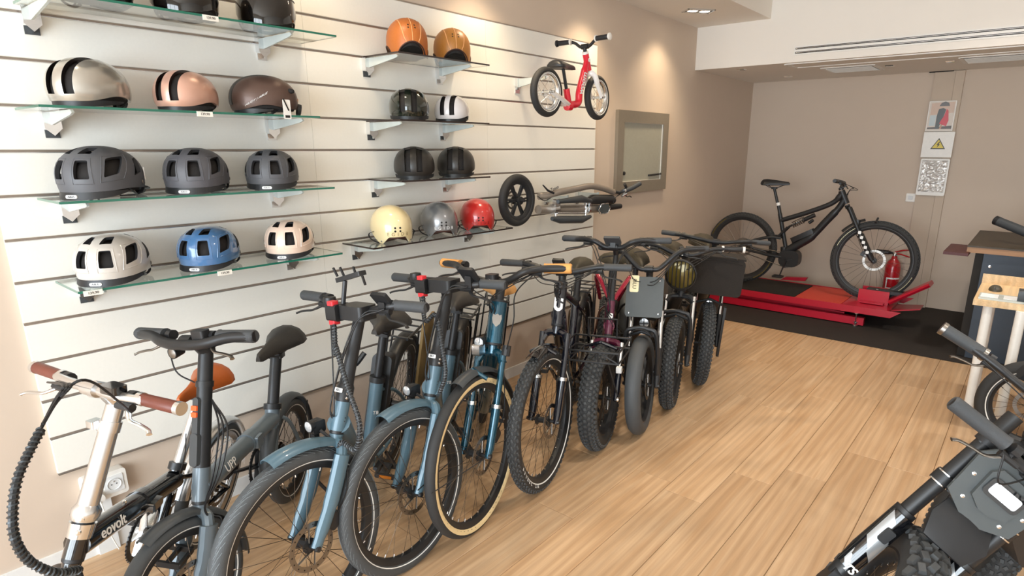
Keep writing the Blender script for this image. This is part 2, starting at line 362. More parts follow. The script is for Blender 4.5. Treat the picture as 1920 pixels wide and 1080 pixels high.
# ---------------------------------------------------------------- slatwall
SWY0, SWP, SWZ0 = 0.443, 0.15, 0.3975
sw = thing('slatwall', 'white slatwall panelling with dark horizontal grooves on the long wall', 'wall panel', (0.0005, SWY0, SWZ0))
MB().box((0.004, 1.7935, 0.975), (0.008, 3.587, 1.95)).build('backing', M_SLAT, sw, smooth=0)
smesh = None
for c in range(3):
    for k in range(13):
        if smesh is None:
            q, h, t, e = 1.1945/2, 0.1395/2, 0.022, 0.002
            prof = [(0.006, -h), (t-e, -h), (t, -h+e), (t, h-e), (t-e, h), (0.006, h)]
            o = MB().prism([(a, b) for a, b in prof], (0, q, 0), (1, 0, 0), (0, 0, 1), 2*q).build('slat', M_SLAT, sw, smooth=0); smesh = o.data
        else: o = link(smesh, 'slat', sw)
        o.location = (0, 0.5978+c*1.1956, 0.075+k*SWP)
gm = None
for k in range(14):
    if gm is None:
        o = MB().box((0.0095, 1.7935, 0), (0.005, 3.587, 0.011)).box((0.016, 1.7935, -0.0042), (0.010, 3.587, 0.0022), None, 1).build('groove_channel', [M_GROOVE, M_ALU], sw, smooth=0); gm = o.data
    else: o = link(gm, 'groove_channel', sw)
    o.location = (0, 0, k*SWP if 0 < k < 13 else (0.002 if k == 0 else 1.95))

# ---------------------------------------------------------------- glass shelves
def glass_mat():
    m = bpy.data.materials.new('shelf_glass'); m.use_nodes = True; nt = m.node_tree; b = nt.nodes['Principled BSDF']
    b.inputs['Base Color'].default_value = (0.93, 0.97, 0.95, 1); b.inputs['Roughness'].default_value = 0.02; b.inputs['Transmission Weight'].default_value = 1; b.inputs['IOR'].default_value = 1.25
    nz = nt.nodes.new('ShaderNodeTexNoise'); nz.inputs['Scale'].default_value = 3; mr = nt.nodes.new('ShaderNodeMapRange'); mr.inputs['To Min'].default_value = 0.01; mr.inputs['To Max'].default_value = 0.03
    nt.links.new(nz.outputs['Fac'], mr.inputs['Value']); nt.links.new(mr.outputs[0], b.inputs['Roughness']); return m
M_GLASS = glass_mat()
M_EDGE = mat('glass_edge_green', '#1f6b57', 0.15, coat=0.5); M_EDGED = mat('glass_edge_smoke', '#2a1c18', 0.15, coat=0.5)
M_TAG = mat('price_tag', '#f2ede2', 0.5)
def shelf(y0, y1, z, depth, label, edge, brk, group, chamf=0.0):
    """glass board on chrome brackets; z is its top"""
    t = thing('glass_shelf', label, 'shelf', (0.022, (y0+y1)/2, z-0.008), 0, group); hy = (y1-y0)/2; th = 0.008
    pl = [(0.003, -hy), (depth, -hy+chamf), (depth, hy-chamf), (0.003, hy)]
    MB().prism(pl, (0, 0, 0.0), (1, 0, 0), (0, 1, 0), th).build('glass_board', M_GLASS, t, smooth=0)
    e = MB(); w_ = 0.0022
    e.box((depth+w_/2, 0, th/2), (w_, 2*(hy-chamf), th))
    for s_ in (-1, 1):
        a, b = Vector((0.003, s_*(hy+w_/2), th/2)), Vector((depth, s_*(hy-chamf+w_/2), th/2)); d = b-a
        e.box((a+b)/2, (d.length, w_, th), Matrix.Rotation(atan2(d.y, d.x), 3, 'Z'))
    e.build('polished_edge', edge, t, smooth=0)
    for i, yb in enumerate(brk):
        y = yb-(y0+y1)/2
        k = MB(); k.box((0.002, y, -0.075), (0.006, 0.042, 0.028), None, 1)     # steel plate hooked into the groove
        k.box((0.016, y, -0.030), (0.032, 0.050, 0.058)); k.prism([(-0.025, -0.028), (0.025, -0.028), (0.0, -0.052)], (0.0, y, -0.030), (0, 1, 0), (0, 0, 1), 0.030)
        b = k.build('bracket', [M_CHR, M_DGREY if i % 2 == 0 else M_ALU], t, smooth=0)
        prof = [(0.02, -0.002), (depth-0.03, -0.002), (depth-0.02, -0.012), (depth-0.04, -0.018), (0.03, -0.046)]
        MB().prism(prof, (0, y-0.004, 0), (1, 0, 0), (0, 0, 1), -0.008).build('bracket_arm', M_CLIP, b, smooth=0)
    return t
LG, RG = 'glass shelves of the first column', 'glass shelves of the second column'
S1 = shelf(0.60, 1.62, 2.076, 0.285, 'topmost glass shelf over the silver and pink helmets', M_EDGE, (0.634, 1.43), LG)
S2 = shelf(0.546, 1.50, 1.740, 0.30, 'glass shelf carrying silver, pink and brown helmets', M_EDGE, (0.634, 1.435), LG)
S3 = shelf(0.555, 1.56, 1.440, 0.27, 'glass shelf carrying three dark grey vented helmets', M_EDGE, (0.635, 1.42), LG)
S4 = shelf(0.557, 1.572, 1.140, 0.27, 'lowest glass shelf with the grey, blue and blush helmets', M_EDGE, (0.638, 1.46), LG)
S5 = shelf(1.955, 2.57, 2.051, 0.28, 'glass shelf carrying the two leather helmets', M_EDGED, (1.967, 2.451), RG)
S6 = shelf(1.945, 2.56, 1.744, 0.28, 'glass shelf carrying the green and white helmets', M_EDGED, (1.967, 2.46), RG)
S7 = shelf(1.935, 2.56, 1.452, 0.28, 'glass shelf carrying two matt black helmets', M_EDGED, (1.969, 2.465), RG)
S8 = shelf(1.75, 2.765, 1.138, 0.265, 'glass shelf carrying the cream, silver and red round helmets', M_EDGED, (1.822, 2.625), RG, 0.0)
def price(par, px, py, z, wd=0.06):
    p = at(px, py, 2, z); q = p-Vector(par.location)
    o = MB().box((q.x+0.004, q.y, -0.004), (0.003, wd, 0.022)).build('price_tag', M_TAG, par, smooth=0, label='small white price tag')
    text('139,90', 0.012, (q.x+0.0062, q.y, -0.004), (0, 1, 0), (0, 0, 1), M_TXD, o, 'print')
for par, px, py, dx in ((S1, 362, 38, 0), (S2, 392, 208, 0), (S4, 433, 510, 0), (S4, 166, 540, 0)):
    z = par.location.z+0.008; y = at(px, py, 2, z).y-par.location.y; d = {S1: 0.285, S2: 0.30, S4: 0.27}[par]
    o = MB().box((d+0.0045, y, -0.002), (0.004, 0.055, 0.018)).build('price_tag', M_TAG, par, smooth=0, label='small white price tag')
    text('139,90', 0.012, (d+0.0068, y, -0.002), (0, 1, 0), (0, 0, 1), M_TXD, o, 'print')

# ---------------------------------------------------------------- helmets (local: +x is the face side, z=0 the shelf)
def dome_pt(az, t, L, W_, H, zb, sq=2.3, waist=0.32, tuck=0.10, pw=2.2):
    """point of a helmet dome: az round the head, t from the rim (0) to the crown (1)"""
    z0 = zb(az); z = z0+(H-z0)*sin(t*pi/2)**1.0
    zw = H*waist
    if z >= zw: k = max(0.0, 1-((z-zw)/(H-zw))**2.25)**(1/pw)
    else: k = 1-tuck*((zw-z)/zw)**2
    c, s_ = cos(az), sin(az)
    q = (abs(c)**sq+abs(s_)**sq)**(-1/sq)
    return Vector((L/2*q*c*k, W_/2*q*s_*k, z))
def dome_mesh(L, W_, H, zb, th=0.012, na=96, nt=26, **kw):
    b = MB(); out = []
    for j in range(nt+1):
        t = j/nt
        out.append([dome_pt(2*pi*i/na, t, L, W_, H, zb, **kw) for i in range(na)])
    c = Vector((0, 0, H*0.35)); inn = []
    for row in out:
        r = []
        for p in row:
            d = Vector((p.x, p.y, max(0, p.z-H*0.35))); n = d.normalized() if d.length > 1e-6 else Vector((0, 0, 1)); q = p-n*th
            r.append(Vector((q.x, q.y, q.z if p.z > H*0.35 else p.z)))
        inn.append(r)
    vs = [p for r in out[:-1] for p in r]+[Vector((0, 0, H))]+[p for r in inn[:-1] for p in r]+[Vector((0, 0, H-th))]
    n1 = na*nt; o2 = n1+1; fs = []
    for j in range(nt-1):
        for i in range(na):
            i2 = (i+1) % na
            fs.append((j*na+i, j*na+i2, (j+1)*na+i2, (j+1)*na+i)); fs.append((o2+j*na+i2, o2+j*na+i, o2+(j+1)*na+i, o2+(j+1)*na+i2))
    for i in range(na):
        i2 = (i+1) % na
        fs.append(((nt-1)*na+i, (nt-1)*na+i2, n1)); fs.append((o2+(nt-1)*na+i2, o2+(nt-1)*na+i, o2+n1)); fs.append((i2, i, o2+i, o2+i2))
    b.add(vs, fs); return b
M_LINER = mat('helmet_liner', '#1b1715', 0.8, bump=0.3, scale=150)
M_PADS = mat('helmet_pads', '#33302e', 0.9)
def cut(b, cutters, mats, name, parent):
    """the shell with its openings cut out"""
    o = b.build('tmp_a', mats[0], None, smooth=0)
    if cutters.v:
        k = cutters.build('tmp_b', mats[1], None, smooth=0); o.data.materials.append(mats[1])
        md = o.modifiers.new('b', 'BOOLEAN'); md.object = k; md.operation = 'DIFFERENCE'; md.solver = 'EXACT'; md.use_self = True
        try: md.material_mode = 'TRANSFER'
        except Exception: pass
        dg = bpy.context.evaluated_depsgraph_get(); me = bpy.data.meshes.new_from_object(o.evaluated_get(dg))
        bpy.data.objects.remove(k)
    else: me = o.data.copy()
    bpy.data.objects.remove(o)
    me.shade_smooth(); me.set_sharp_from_angle(angle=radians(38)); me.name = name
    return link(me, name, parent)
SHELLS = {}
def win(b, pts, c, a=0.72, e=1.25):
    """cutter through the shell with the outline pts on its surface"""
    c = Vector(c); i = [c+(p-c)*a for p in pts]; o = [c+(p-c)*e for p in pts]; m = len(pts)
    b.add(i+o, [tuple(range(m-1, -1, -1)), tuple(range(m, 2*m))]+[(k, (k+1) % m, m+(k+1) % m, m+k) for k in range(m)])
def rounded(p, r=0.09):
    """corner-rounded copy of a quad"""
    out = []
    for i in range(len(p)):
        a, b, c = p[i-1], p[i], p[(i+1) % len(p)]
        out += [b+(a-b)*r, b+((a-b)+(c-b))*r*0.28, b+(c-b)*r]
    return out
def urban_shape():
    """two long slots over brow and crown"""
    L, W_, H = 0.272, 0.212, 0.165
    def zb(az):
        s_ = abs(sin(az)); c = cos(az)
        return 0.018+0.022*max(0, s_)**6+(0.012*max(0, -c)**2 if c < 0 else 0)
    b = dome_mesh(L, W_, H, zb, sq=2.15, waist=0.36, tuck=0.16)
    k = MB()
    for s_ in (-1, 1):
        a0, a1 = radians(-7), radians(104); prof = []
        n = 14
        for i in range(n+1): a = a0+(a1-a0)*i/n; prof.append((0.22*cos(a), 0.055+0.22*sin(a)))
        for i in range(n, -1, -1): a = a0+(a1-a0)*i/n; prof.append((0.055*cos(a), 0.055+0.055*sin(a)))
        k.prism(prof, (0, s_*0.030+0.0145, 0), (1, 0, 0), (0, 0, 1), 0.029)
    return b, k, (L, W_, H, zb, dict(sq=2.15, waist=0.36, tuck=0.16))
def vent_shape():
    """many windows and a peak band"""
    L, W_, H = 0.268, 0.215, 0.170
    zb = lambda az: 0.021+0.012*max(0, -cos(az))**2+0.012*abs(sin(az))**4
    kw = dict(sq=2.2, waist=0.40, tuck=0.10)
    b = dome_mesh(L, W_, H, zb, **kw); k = MB(); c = (0, 0, 0.055)
    P = lambda a, z: _at_z(radians(a), z, L, W_, H, zb, kw)
    for s_ in (-1, 1):
        for quad in ([(11, .066), (33, .066), (32, .124), (12, .124)], [(51, .070), (72, .082), (92, .136), (58, .129)], [(98, .072), (116, .084), (128, .130), (112, .128)], [(140, .07), (160, .07), (158, .11), (142, .11)]):
            win(k, rounded([P(s_*a, z) for a, z in (quad if s_ > 0 else quad[::-1])]), c)
        for quad in ([(10, .144), (36, .144), (54, .163), (20, .163)], [(118, .150), (150, .150), (150, .163), (112, .163)]):
            win(k, rounded([P(s_*a, z) for a, z in (quad if s_ > 0 else quad[::-1])]), c)
    return b, k, (L, W_, H, zb, kw)
def _at_z(az, z, L, W_, H, zb, kw):
    z0 = zb(az); v = max(0, min(1, (z-z0)/(H-z0))); return dome_pt(az, math.asin(v)*2/pi, L, W_, H, zb, **kw)
def helmet_root(name, label, px, py, shelfobj, turn, x, group=None, yaw_off=0):
    z = shelfobj.location.z+0.008; p = at(px, py, 0, x); d = CAM-p
    return thing(name, label, 'helmet', (x, p.y, z), atan2(d.y, d.x)-radians(turn), group)
def strap(t, pts, r=0.005, m=M_BLK, name='strap'): return MB().tube(smooth_path(pts, 5), r, 6, flat=0.35).build(name, m, t)
def shell_of(kind, maker, body, inner, t):
    if kind not in SHELLS:
        b, k, prm = maker(); o = cut(b, k, [body, inner], 'shell', t); SHELLS[kind] = (o.data, prm); return o, prm
    me, prm = SHELLS[kind]; o = link(me, 'shell', t)
    for i, m in enumerate((body, inner)):
        if i < len(o.material_slots): o.material_slots[i].link = 'OBJECT'; o.material_slots[i].material = m
    return o, prm
def liner(t, prm, k=0.93, dz=0.0, m=M_LINER):
    L, W_, H, zb, kw = prm; b = MB()
    rows = [[dome_pt(2*pi*i/40, j/12*0.999, L*k, W_*k, H*k+0.001, lambda a: zb(a)*0.7, **kw) for i in range(40)] for j in range(13)]
    b.loft([[p+Vector((0, 0, dz)) for p in r] for r in rows]); return b.build('liner', m, t)
def band(t, prm, a0, a1, z0, z1, out, m, name, n=28, peak=0.0):
    """a strip round the rim between two azimuths"""
    L, W_, H, zb, kw = prm; lo, hi, lo2, hi2 = [], [], [], []
    for i in range(n+1):
        a = radians(a0+(a1-a0)*i/n); u = 1-abs(2*i/n-1)**2.5
        P = lambda z, o: Vector((dome_pt(a, 0, L, W_, H, zb, **kw).x, dome_pt(a, 0, L, W_, H, zb, **kw).y, 0))*(1+o)+Vector((0, 0, z))
        zz0 = z1-(z1-z0)*u
        lo.append(P(zz0, out+peak*u)); hi.append(P(z1+0.006, out*0.6)); lo2.append(P(zz0, out+peak*u-0.06)); hi2.append(P(z1+0.006, -0.05))
    return MB().loft([[lo[i], hi[i], hi2[i], lo2[i]] for i in range(n+1)]).build(name, m, t)
def badge(t, p, n_az, wd, ht, s_, tilt=0.0, size=0.010):
    """white oval badge with dark letters, facing azimuth n_az at point p"""
    n = Vector((cos(n_az)*cos(tilt), sin(n_az)*cos(tilt), sin(tilt))); ax = Vector((-sin(n_az), cos(n_az), 0)); ay = n.cross(ax)
    o = MB().prism(rrect(wd, ht, ht*0.48, 4), p-n*0.003, ax, ay, 0.006).build('badge', M_TXT, t)
    text(s_, size, p+n*0.0035, ax, ay, M_TXD, o, 'print'); return o
def urban(label, px, py, sh, turn, col, x, rough=0.25, metal=0.2, coat=0.6, scale=1.0, inner='#15110e', group=None, logo=False, tagc=False):
    t = helmet_root('helmet', label, px, py, sh, turn, x, group); t.scale = (scale,)*3
    body = mat('helmet_'+col, col, rough, metal, coat=coat, var=0.03); inn = mat('helmet_inner_'+inner, inner, 0.3, coat=0.3)
    sh_, prm = shell_of('urban', urban_shape, body, inn, t)
    L, W_, H, zb, kw = prm
    liner(t, prm, 0.90)
    band(t, prm, -100, 100, 0.0, 0.018, -0.05, M_BLK, 'brow_pad')
    MB().lathe([(0.0, 0.018), (0.024, 0.016), (0.026, 0)], (-L/2+0.006, 0, 0.030), (-0.25, 0, -0.05), 14).build('fit_dial', M_BLK, t)
    MB().rbox((-L/2+0.009, 0, 0.055), (0.012, 0.05, 0.04), 0.012, Matrix.Rotation(-0.15, 3, 'Y')).build('tail_lamp', M_AMB if metal > 0.3 else M_BLK, t)
    for s_ in (-1, 1):
        strap(t, [(0.03, s_*0.09, 0.05), (0.0, s_*0.085, 0.022), (-0.02, s_*0.075, 0.006), (0.0, s_*0.04, 0.004)])
        strap(t, [(-0.07, s_*0.08, 0.05), (-0.05, s_*0.085, 0.024), (-0.02, s_*0.075, 0.006)])
    if logo:
        a = radians(82); p = _at_z(a, 0.055, L, W_, H, zb, kw)
        text('HUDY | ABUS', 0.017, p+Vector((0.02, 0.004, 0.006)), (-0.85, 0.03, 0.5), (-0.45, -0.2, 0.85), M_TXT, sh_, 'print')
        MB().ball(_at_z(radians(140), 0.10, L, W_, H, zb, kw), (0.018, 0.012, 0.011), 14, 8, Matrix.Rotation(radians(140), 3, 'Z')).build('vent', M_LINER, t)
    return t
GC = 'vented helmets with black peak band'
def vented(label, px, py, sh, turn, col, x, rough, coat, scale=1.0, group=None, metal=0.0, side_badge=False):
    t = helmet_root('helmet', label, px, py, sh, turn, x, group); t.scale = (scale,)*3
    body = mat('helmet_'+col, col, rough, metal, coat=coat, var=0.03); inn = mat('helmet_inner_grey', '#2c2d30', 0.6)
    sh_, prm = shell_of('vent', vent_shape, body, inn, t); L, W_, H, zb, kw = prm
    liner(t, prm, 0.87)
    v = band(t, prm, -84, 84, 0.0, 0.022, 0.004, M_BLKM, 'peak_band', 32, 0.045)
    badge(v, Vector((L/2*0.972, 0, 0.0105)), 0, 0.040, 0.0115, 'ABUS', 0.1)
    # raised frames round the big windows
    for s_ in (-1, 1):
        for quad in ([(8, .050), (37, .050), (36, .131), (9, .131)], [(46, .054), (78, .064), (99, .143), (53, .136)]):
            pts = [_at_z(radians(s_*a), z, L, W_, H, zb, kw) for a, z in quad]; path = []
            for i in range(4):
                a, b = quad[i], quad[(i+1) % 4]
                for k in range(5): u = k/5; path.append(_at_z(radians(s_*(a[0]+(b[0]-a[0])*u)), a[1]+(b[1]-a[1])*u, L, W_, H, zb, kw))
            MB().tube(path, 0.0016, 5, closed=True).build('window_edge', body, sh_)
    if side_badge:
        a = radians(128); p = _at_z(a, 0.075, L, W_, H, zb, kw); n = Vector((cos(a), sin(a), 0))
        o = MB().prism(rrect(0.05, 0.014, 0.007, 4), p+n*0.001, Vector((-0.35*sin(a)*-1, -0.35*cos(a), 0.9)).normalized(), n.cross(Vector((0.2, 0.1, 0.95))).normalized(), 0.003).build('badge', M_TXT, sh_)
    for s_ in (-1, 1):
        MB().lathe([(0.0, 0.003), (0.006, 0.002), (0.007, 0)], _at_z(radians(s_*118), 0.05, L, W_, H, zb, kw), (cos(radians(118)), s_*sin(radians(118)), 0), 10).build('rivet', M_STEEL, sh_)
        strap(t, [(0.01, s_*0.095, 0.042), (-0.02, s_*0.09, 0.02), (-0.05, s_*0.075, 0.006), (-0.03, s_*0.03, 0.004)])
        strap(t, [(-0.10, s_*0.07, 0.045), (-0.07, s_*0.085, 0.02), (-0.05, s_*0.075, 0.006)])
    cr = [(-0.10, 0.075, 0.03), (-0.145, 0.045, 0.022), (-0.16, 0, 0.02), (-0.145, -0.045, 0.022), (-0.10, -0.075, 0.03)]
    c = MB().tube(smooth_path(cr, 5), 0.008, 6, flat=0.5).build('fit_cradle', M_BLK, t)
    MB().lathe([(0, 0.016), (0.018, 0.014), (0.02, 0)], (-0.158, 0, 0.02), (-1, 0, 0), 14).build('fit_dial', M_BLK, c)
    return t
# second-column leather helmets
def leather(label, px, py, sh, turn, col, x, scale=1.0):
    t = helmet_root('helmet', label, px, py, sh, turn, x, 'leather covered helmets'); t.scale = (scale,)*3
    L, W_, H = 0.265, 0.222, 0.20
    def zb(az):
        a = (az+pi) % (2*pi)-pi; d = abs(a)
        z = 0.062*max(0, cos(min(pi/2, d/radians(42)*pi/2)))**0.6
        e = abs(d-radians(100)); z += 0.05*max(0, cos(min(pi/2, e/radians(32)*pi/2)))**0.6
        return z+0.002
    kw = dict(sq=2.1, waist=0.38, tuck=0.05, pw=2.1); prm = (L, W_, H, zb, kw)
    body = mat('leather_'+col, col, 0.42, bump=0.25, scale=170, var=0.10)
    o = dome_mesh(L, W_, H, zb, **kw).build('shell', body, t); liner(t, prm, 0.93)
    stitch = mat('seam_'+col, '#dba06a', 0.6)
    for y0 in (0, 0.50, -0.50):
        for off in ((-0.004, 0.004) if y0 == 0 else (-0.012, 0.012)):
            path = []
            for j in range(61):
                th = radians(-40+260*j/60); yy = (y0+off)*(0.55+0.45*max(0, sin(th))**0.5 if y0 else 1); d = Vector((cos(th), yy, sin(th))); c = Vector((0, 0, 0.07)); lo, hi = 0.0, 0.3
                for _ in range(26):
                    m_ = (lo+hi)/2; p = c+d*m_; k = 0
                    if p.z < H:
                        zw = H*kw['waist']; k = max(0.0, 1-((p.z-zw)/(H-zw))**2.25)**(1/kw['pw']) if p.z >= zw else 1-kw['tuck']*((zw-p.z)/zw)**2
                    if p.z < H and abs(p.x/(L/2))**2.1+abs(p.y/(W_/2))**2.1 < k**2.1: lo = m_
                    else: hi = m_
                p = c+d*lo
                if p.z > zb(atan2(p.y/W_, p.x/L)): path.append(p+d.normalized()*0.0002)
            if len(path) > 3: MB().tube(path, 0.0016, 5).build('seam', stitch, o)
    rim = [dome_pt(2*pi*i/96, 0, L, W_, H, zb, **kw) for i in range(96)]
    MB().tube(rim, 0.0045, 6, closed=True).build('rim_trim', mat('rim_brown', '#3a2018', 0.6), o)
    for a, z in ((-7, .150), (7, .150), (-7, .136), (7, .136)):
        p = _at_z(radians(a*1.5), z, L, W_, H, zb, kw); n = Vector((p.x, p.y, (p.z-0.06)*1.2)).normalized()
        MB().lathe([(0, 0.0012), (0.0042, 0.001), (0.005, 0)], p, n, 10).build('vent_hole', M_DARK, o)
    for s_ in (-1, 1): strap(t, [(0.03, s_*0.09, 0.05), (0.01, s_*0.085, 0.02), (0.0, s_*0.06, 0.006), (0.03, s_*0.02, 0.005)])
    return t
def egg(label, px, py, sh, turn, col, x, txt, scale=1.0, coat=0.8, metal=0.0):
    t = helmet_root('helmet', label, px, py, sh, turn, x, 'round helmets with four brow holes'); t.scale = (scale,)*3
    L, W_, H = 0.262, 0.212, 0.185
    def zb(az):
        d = abs((az+pi) % (2*pi)-pi); dg = d*180/pi
        if dg < 24: return 0.034
        if dg < 42: return 0.034*(42-dg)/18+0.001
        if dg < 52: return 0.001
        return min(0.065, 0.001+0.065*(dg-52)/40)*(1 if dg < 120 else max(0.1, 1-(dg-120)/50))
    kw = dict(sq=2.05, waist=0.36, tuck=0.05, pw=2.05); prm = (L, W_, H, zb, kw)
    body = mat('helmet_'+col, col, 0.28, metal, coat=coat, var=0.05, scale=14)
    o = dome_mesh(L, W_, H, zb, th=0.01, **kw).build('shell', body, t); liner(t, prm, 0.90, m=mat('liner_brown', '#4a2b22', 0.8))
    for a, z in ((-7, .080), (7, .080), (-7, .064), (7, .064)):
        p = _at_z(radians(a), z, L, W_, H, zb, kw); n = Vector((p.x, p.y, 0.012)).normalized()
        MB().lathe([(0, 0.0012), (0.0046, 0.001), (0.0054, 0)], p, n, 12).build('vent_hole', M_DARK, o)
    for i, ch in enumerate('EGIDE'):
        a = radians((i-2)*13.0); p = _at_z(a, 0.048, L, W_, H, zb, kw); n = Vector((p.x, p.y, 0)).normalized(); ax = Vector((-n.y, n.x, 0))
        if i == 4: text(ch, 0.024, p+n*0.0018, -ax, (0, 0, 1), txt, o, 'letter')
        else: text(ch, 0.024, p+n*0.0012, ax, (0, 0, 1), txt, o, 'letter')
    for s_ in (-1, 1):
        MB().lathe([(0, 0.002), (0.004, 0.0015), (0.005, 0)], _at_z(radians(s_*47), 0.012, L, W_, H, zb, kw), (cos(radians(47)), s_*sin(radians(47)), 0), 10).build('rivet', M_STEEL, o)
        strap(t, [(0.045, s_*0.098, 0.06), (0.01, s_*0.118, 0.045), (0.0, s_*0.112, 0.02), (0.04, s_*0.09, 0.004), (0.07, s_*0.06, 0.003)], 0.004)
    return t
def visored(label, px, py, sh, turn, x, col='#4a3d33'):
    t = helmet_root('helmet', label, px, py, sh, turn, x, 'helmets with smoked visor'); L, W_, H = 0.275, 0.222, 0.175
    zb = lambda az: 0.028+0.012*max(0, -cos(az))**2
    kw = dict(sq=2.2, waist=0.42, tuck=0.10); prm = (L, W_, H, zb, kw)
    b = dome_mesh(L, W_, H, zb, **kw); k = MB()
    for s_ in (-1, 1): win(k, rounded([_at_z(radians(a), z, L, W_, H, zb, kw) for a, z in ((s_*7, .125), (s_*17, .125), (s_*17, .148), (s_*7, .148))][::s_]), (0, 0, 0.05))
    o = cut(b, k, [mat('helmet_'+col, col, 0.25, 0.3, coat=0.6), M_LINER], 'shell', t); liner(t, prm, 0.90)
    lo, hi = [], []
    for i in range(33):
        a = radians(-85+170*i/32); u = 1-abs(i/16-1)**2.2
        p = _at_z(a, 0.108, L, W_, H, zb, kw); q = _at_z(a, 0.05, L, W_, H, zb, kw)
        hi.append(Vector((p.x*1.035, p.y*1.035, 0.112))); lo.append(Vector((q.x*(1.03+0.05*u), q.y*(1.03+0.05*u), 0.075-0.072*u**0.8)))
    vz = MB()
    vz.loft([[lo[i], (lo[i]+hi[i])/2*1.0+Vector((0.010, 0, 0)), hi[i], hi[i]*0.985, (lo[i]+hi[i])/2*0.985+Vector((0.008, 0, 0)), lo[i]*0.985] for i in range(33)])
    vz.build('visor', mat('smoked_visor', '#0e0c0b', 0.05, 0.4, coat=1.0), t)
    MB().tube(hi, 0.003, 6).build('visor_hinge', M_BLK, t)
    for s_ in (-1, 1):
        strap(t, [(0.02, s_*0.1, 0.05), (0.0, s_*0.1, 0.02), (-0.02, s_*0.08, 0.004), (0.02, s_*0.03, 0.004)])
        strap(t, [(-0.08, s_*0.085, 0.05), (-0.05, s_*0.09, 0.02), (-0.02, s_*0.08, 0.004)])
    MB().tube(smooth_path([(-0.1, 0.07, 0.03), (-0.14, 0, 0.02), (-0.1, -0.07, 0.03)], 5), 0.008, 6).build('fit_cradle', M_BLK, t)
    return t
visored('dark helmet with visor at the top shelf corner, mostly cut off', 176, 10, S1, 30, 0.17)
visored('brown helmet with smoked visor in the middle of the top shelf', 352, 36, S1, 5, 0.17)
vl = visored('brown helmet with smoked visor above the brown urban helmet', 503, 62, S1, 0, 0.17)
h = urban('polished silver helmet with two long slots on the second shelf', 172, 192, S2, 38, '#b9b4aa', 0.165, 0.24, 0.55, 0.7)
h = urban('rose gold helmet with two long slots beside the silver one', 353, 204, S2, 32, '#dcae9a', 0.165, 0.34, 0.35, 0.3, 0.93, '#241510')
h = urban('matt brown helmet seen from its side, white swing tag hanging', 497, 208, S2, 84, '#5f4a41', 0.165, 0.4, 0.35, 0.1, 0.98, '#241d10', logo=True)
tg = MB().rbox((0.285, -0.0, 0.0), (0.002, 0.032, 0.075), 0.004).build('swing_tag', M_WHT, h, smooth=0, label='white card swing tag')
tg.location = (0, 0, 0)
d_ = tg; wp = at(538, 205, 0, 0.325); mw = h.matrix_basis
SC.view_layers[0].update()
d_.matrix_world = Matrix.Translation(wp-Vector((0.285, 0, 0))) @ Matrix.Identity(4)
o = MB().box((0.2865, 0, -0.028), (0.0006, 0.02, 0.010)).box((0.2868, -0.003, 0.018), (0.003, 0.005, 0.05), Matrix.Rotation(0.4, 3, 'X')).build('barcode', M_DARK, d_, smooth=0)
vented('matt dark grey vented helmet with a badge behind its ear', 196, 362, S3, 42, '#55565a', 0.178, 0.5, 0.0, 1.04, 'dark grey vented helmets', side_badge=True)
vented('matt dark grey vented helmet in the middle of the third shelf', 373, 354, S3, 22, '#55555a', 0.178, 0.5, 0.0, 1.0, 'dark grey vented helmets')
vented('matt dark grey vented helmet nearest the black helmets', 513, 347, S3, 12, '#545559', 0.178, 0.5, 0.0, 0.96, 'dark grey vented helmets')
vented('glossy light grey vented helmet on the lowest left shelf', 219, 526, S4, 28, '#c4beb6', 0.168, 0.2, 0.8, 1.0, GC)
vented('glossy blue vented helmet between the grey and blush ones', 397, 500, S4, 28, '#4d76a3', 0.168, 0.2, 0.8, 0.97, GC)
vented('glossy blush pink vented helmet at the shelf end', 546, 478, S4, 18, '#ecd2bf', 0.168, 0.2, 0.8, 0.94, GC)
leather('orange tan leather helmet with pale seams', 764, 100, S5, -14, '#b4662a', 0.17, 0.90)
leather('mustard brown leather helmet right of the orange one', 848, 113, S5, -12, '#a87030', 0.17, 0.88)
urban('glossy dark green helmet beside the white one', 768, 219, S6, 2, '#1b211a', 0.165, 0.12, 0.1, 1.0, 0.97, '#0c0b0a')
urban('glossy white helmet with two black slots', 848, 222, S6, 14, '#e6e2e2', 0.165, 0.2, 0.0, 0.8, 0.88, '#1f0f0d')
urban('matt black two slot helmet under the dark green one', 778, 332, S7, 2, '#2a2724', 0.165, 0.42, 0.1, 0.1, 1.0, '#0b0a0a', 'matt black two slot helmets')
urban('matt black two slot helmet under the white one', 856, 329, S7, 2, '#2b2825', 0.165, 0.40, 0.1, 0.1, 1.0, '#0b0a0a', 'matt black two slot helmets')
egg('cream round helmet with grey letters', 735, 450, S8, -14, '#ecd9a8', 0.155, mat('grey_letters', '#a08f68', 0.4, 0.4), 1.0)
egg('silver grey round helmet with white letters', 824, 437, S8, -12, '#8c8d8f', 0.155, M_TXT, 0.97, metal=0.5)
egg('glossy red round helmet with dark red letters', 895, 428, S8, -10, '#c22a26', 0.155, mat('red_letters', '#8a1c1c', 0.4, 0.3), 0.97)

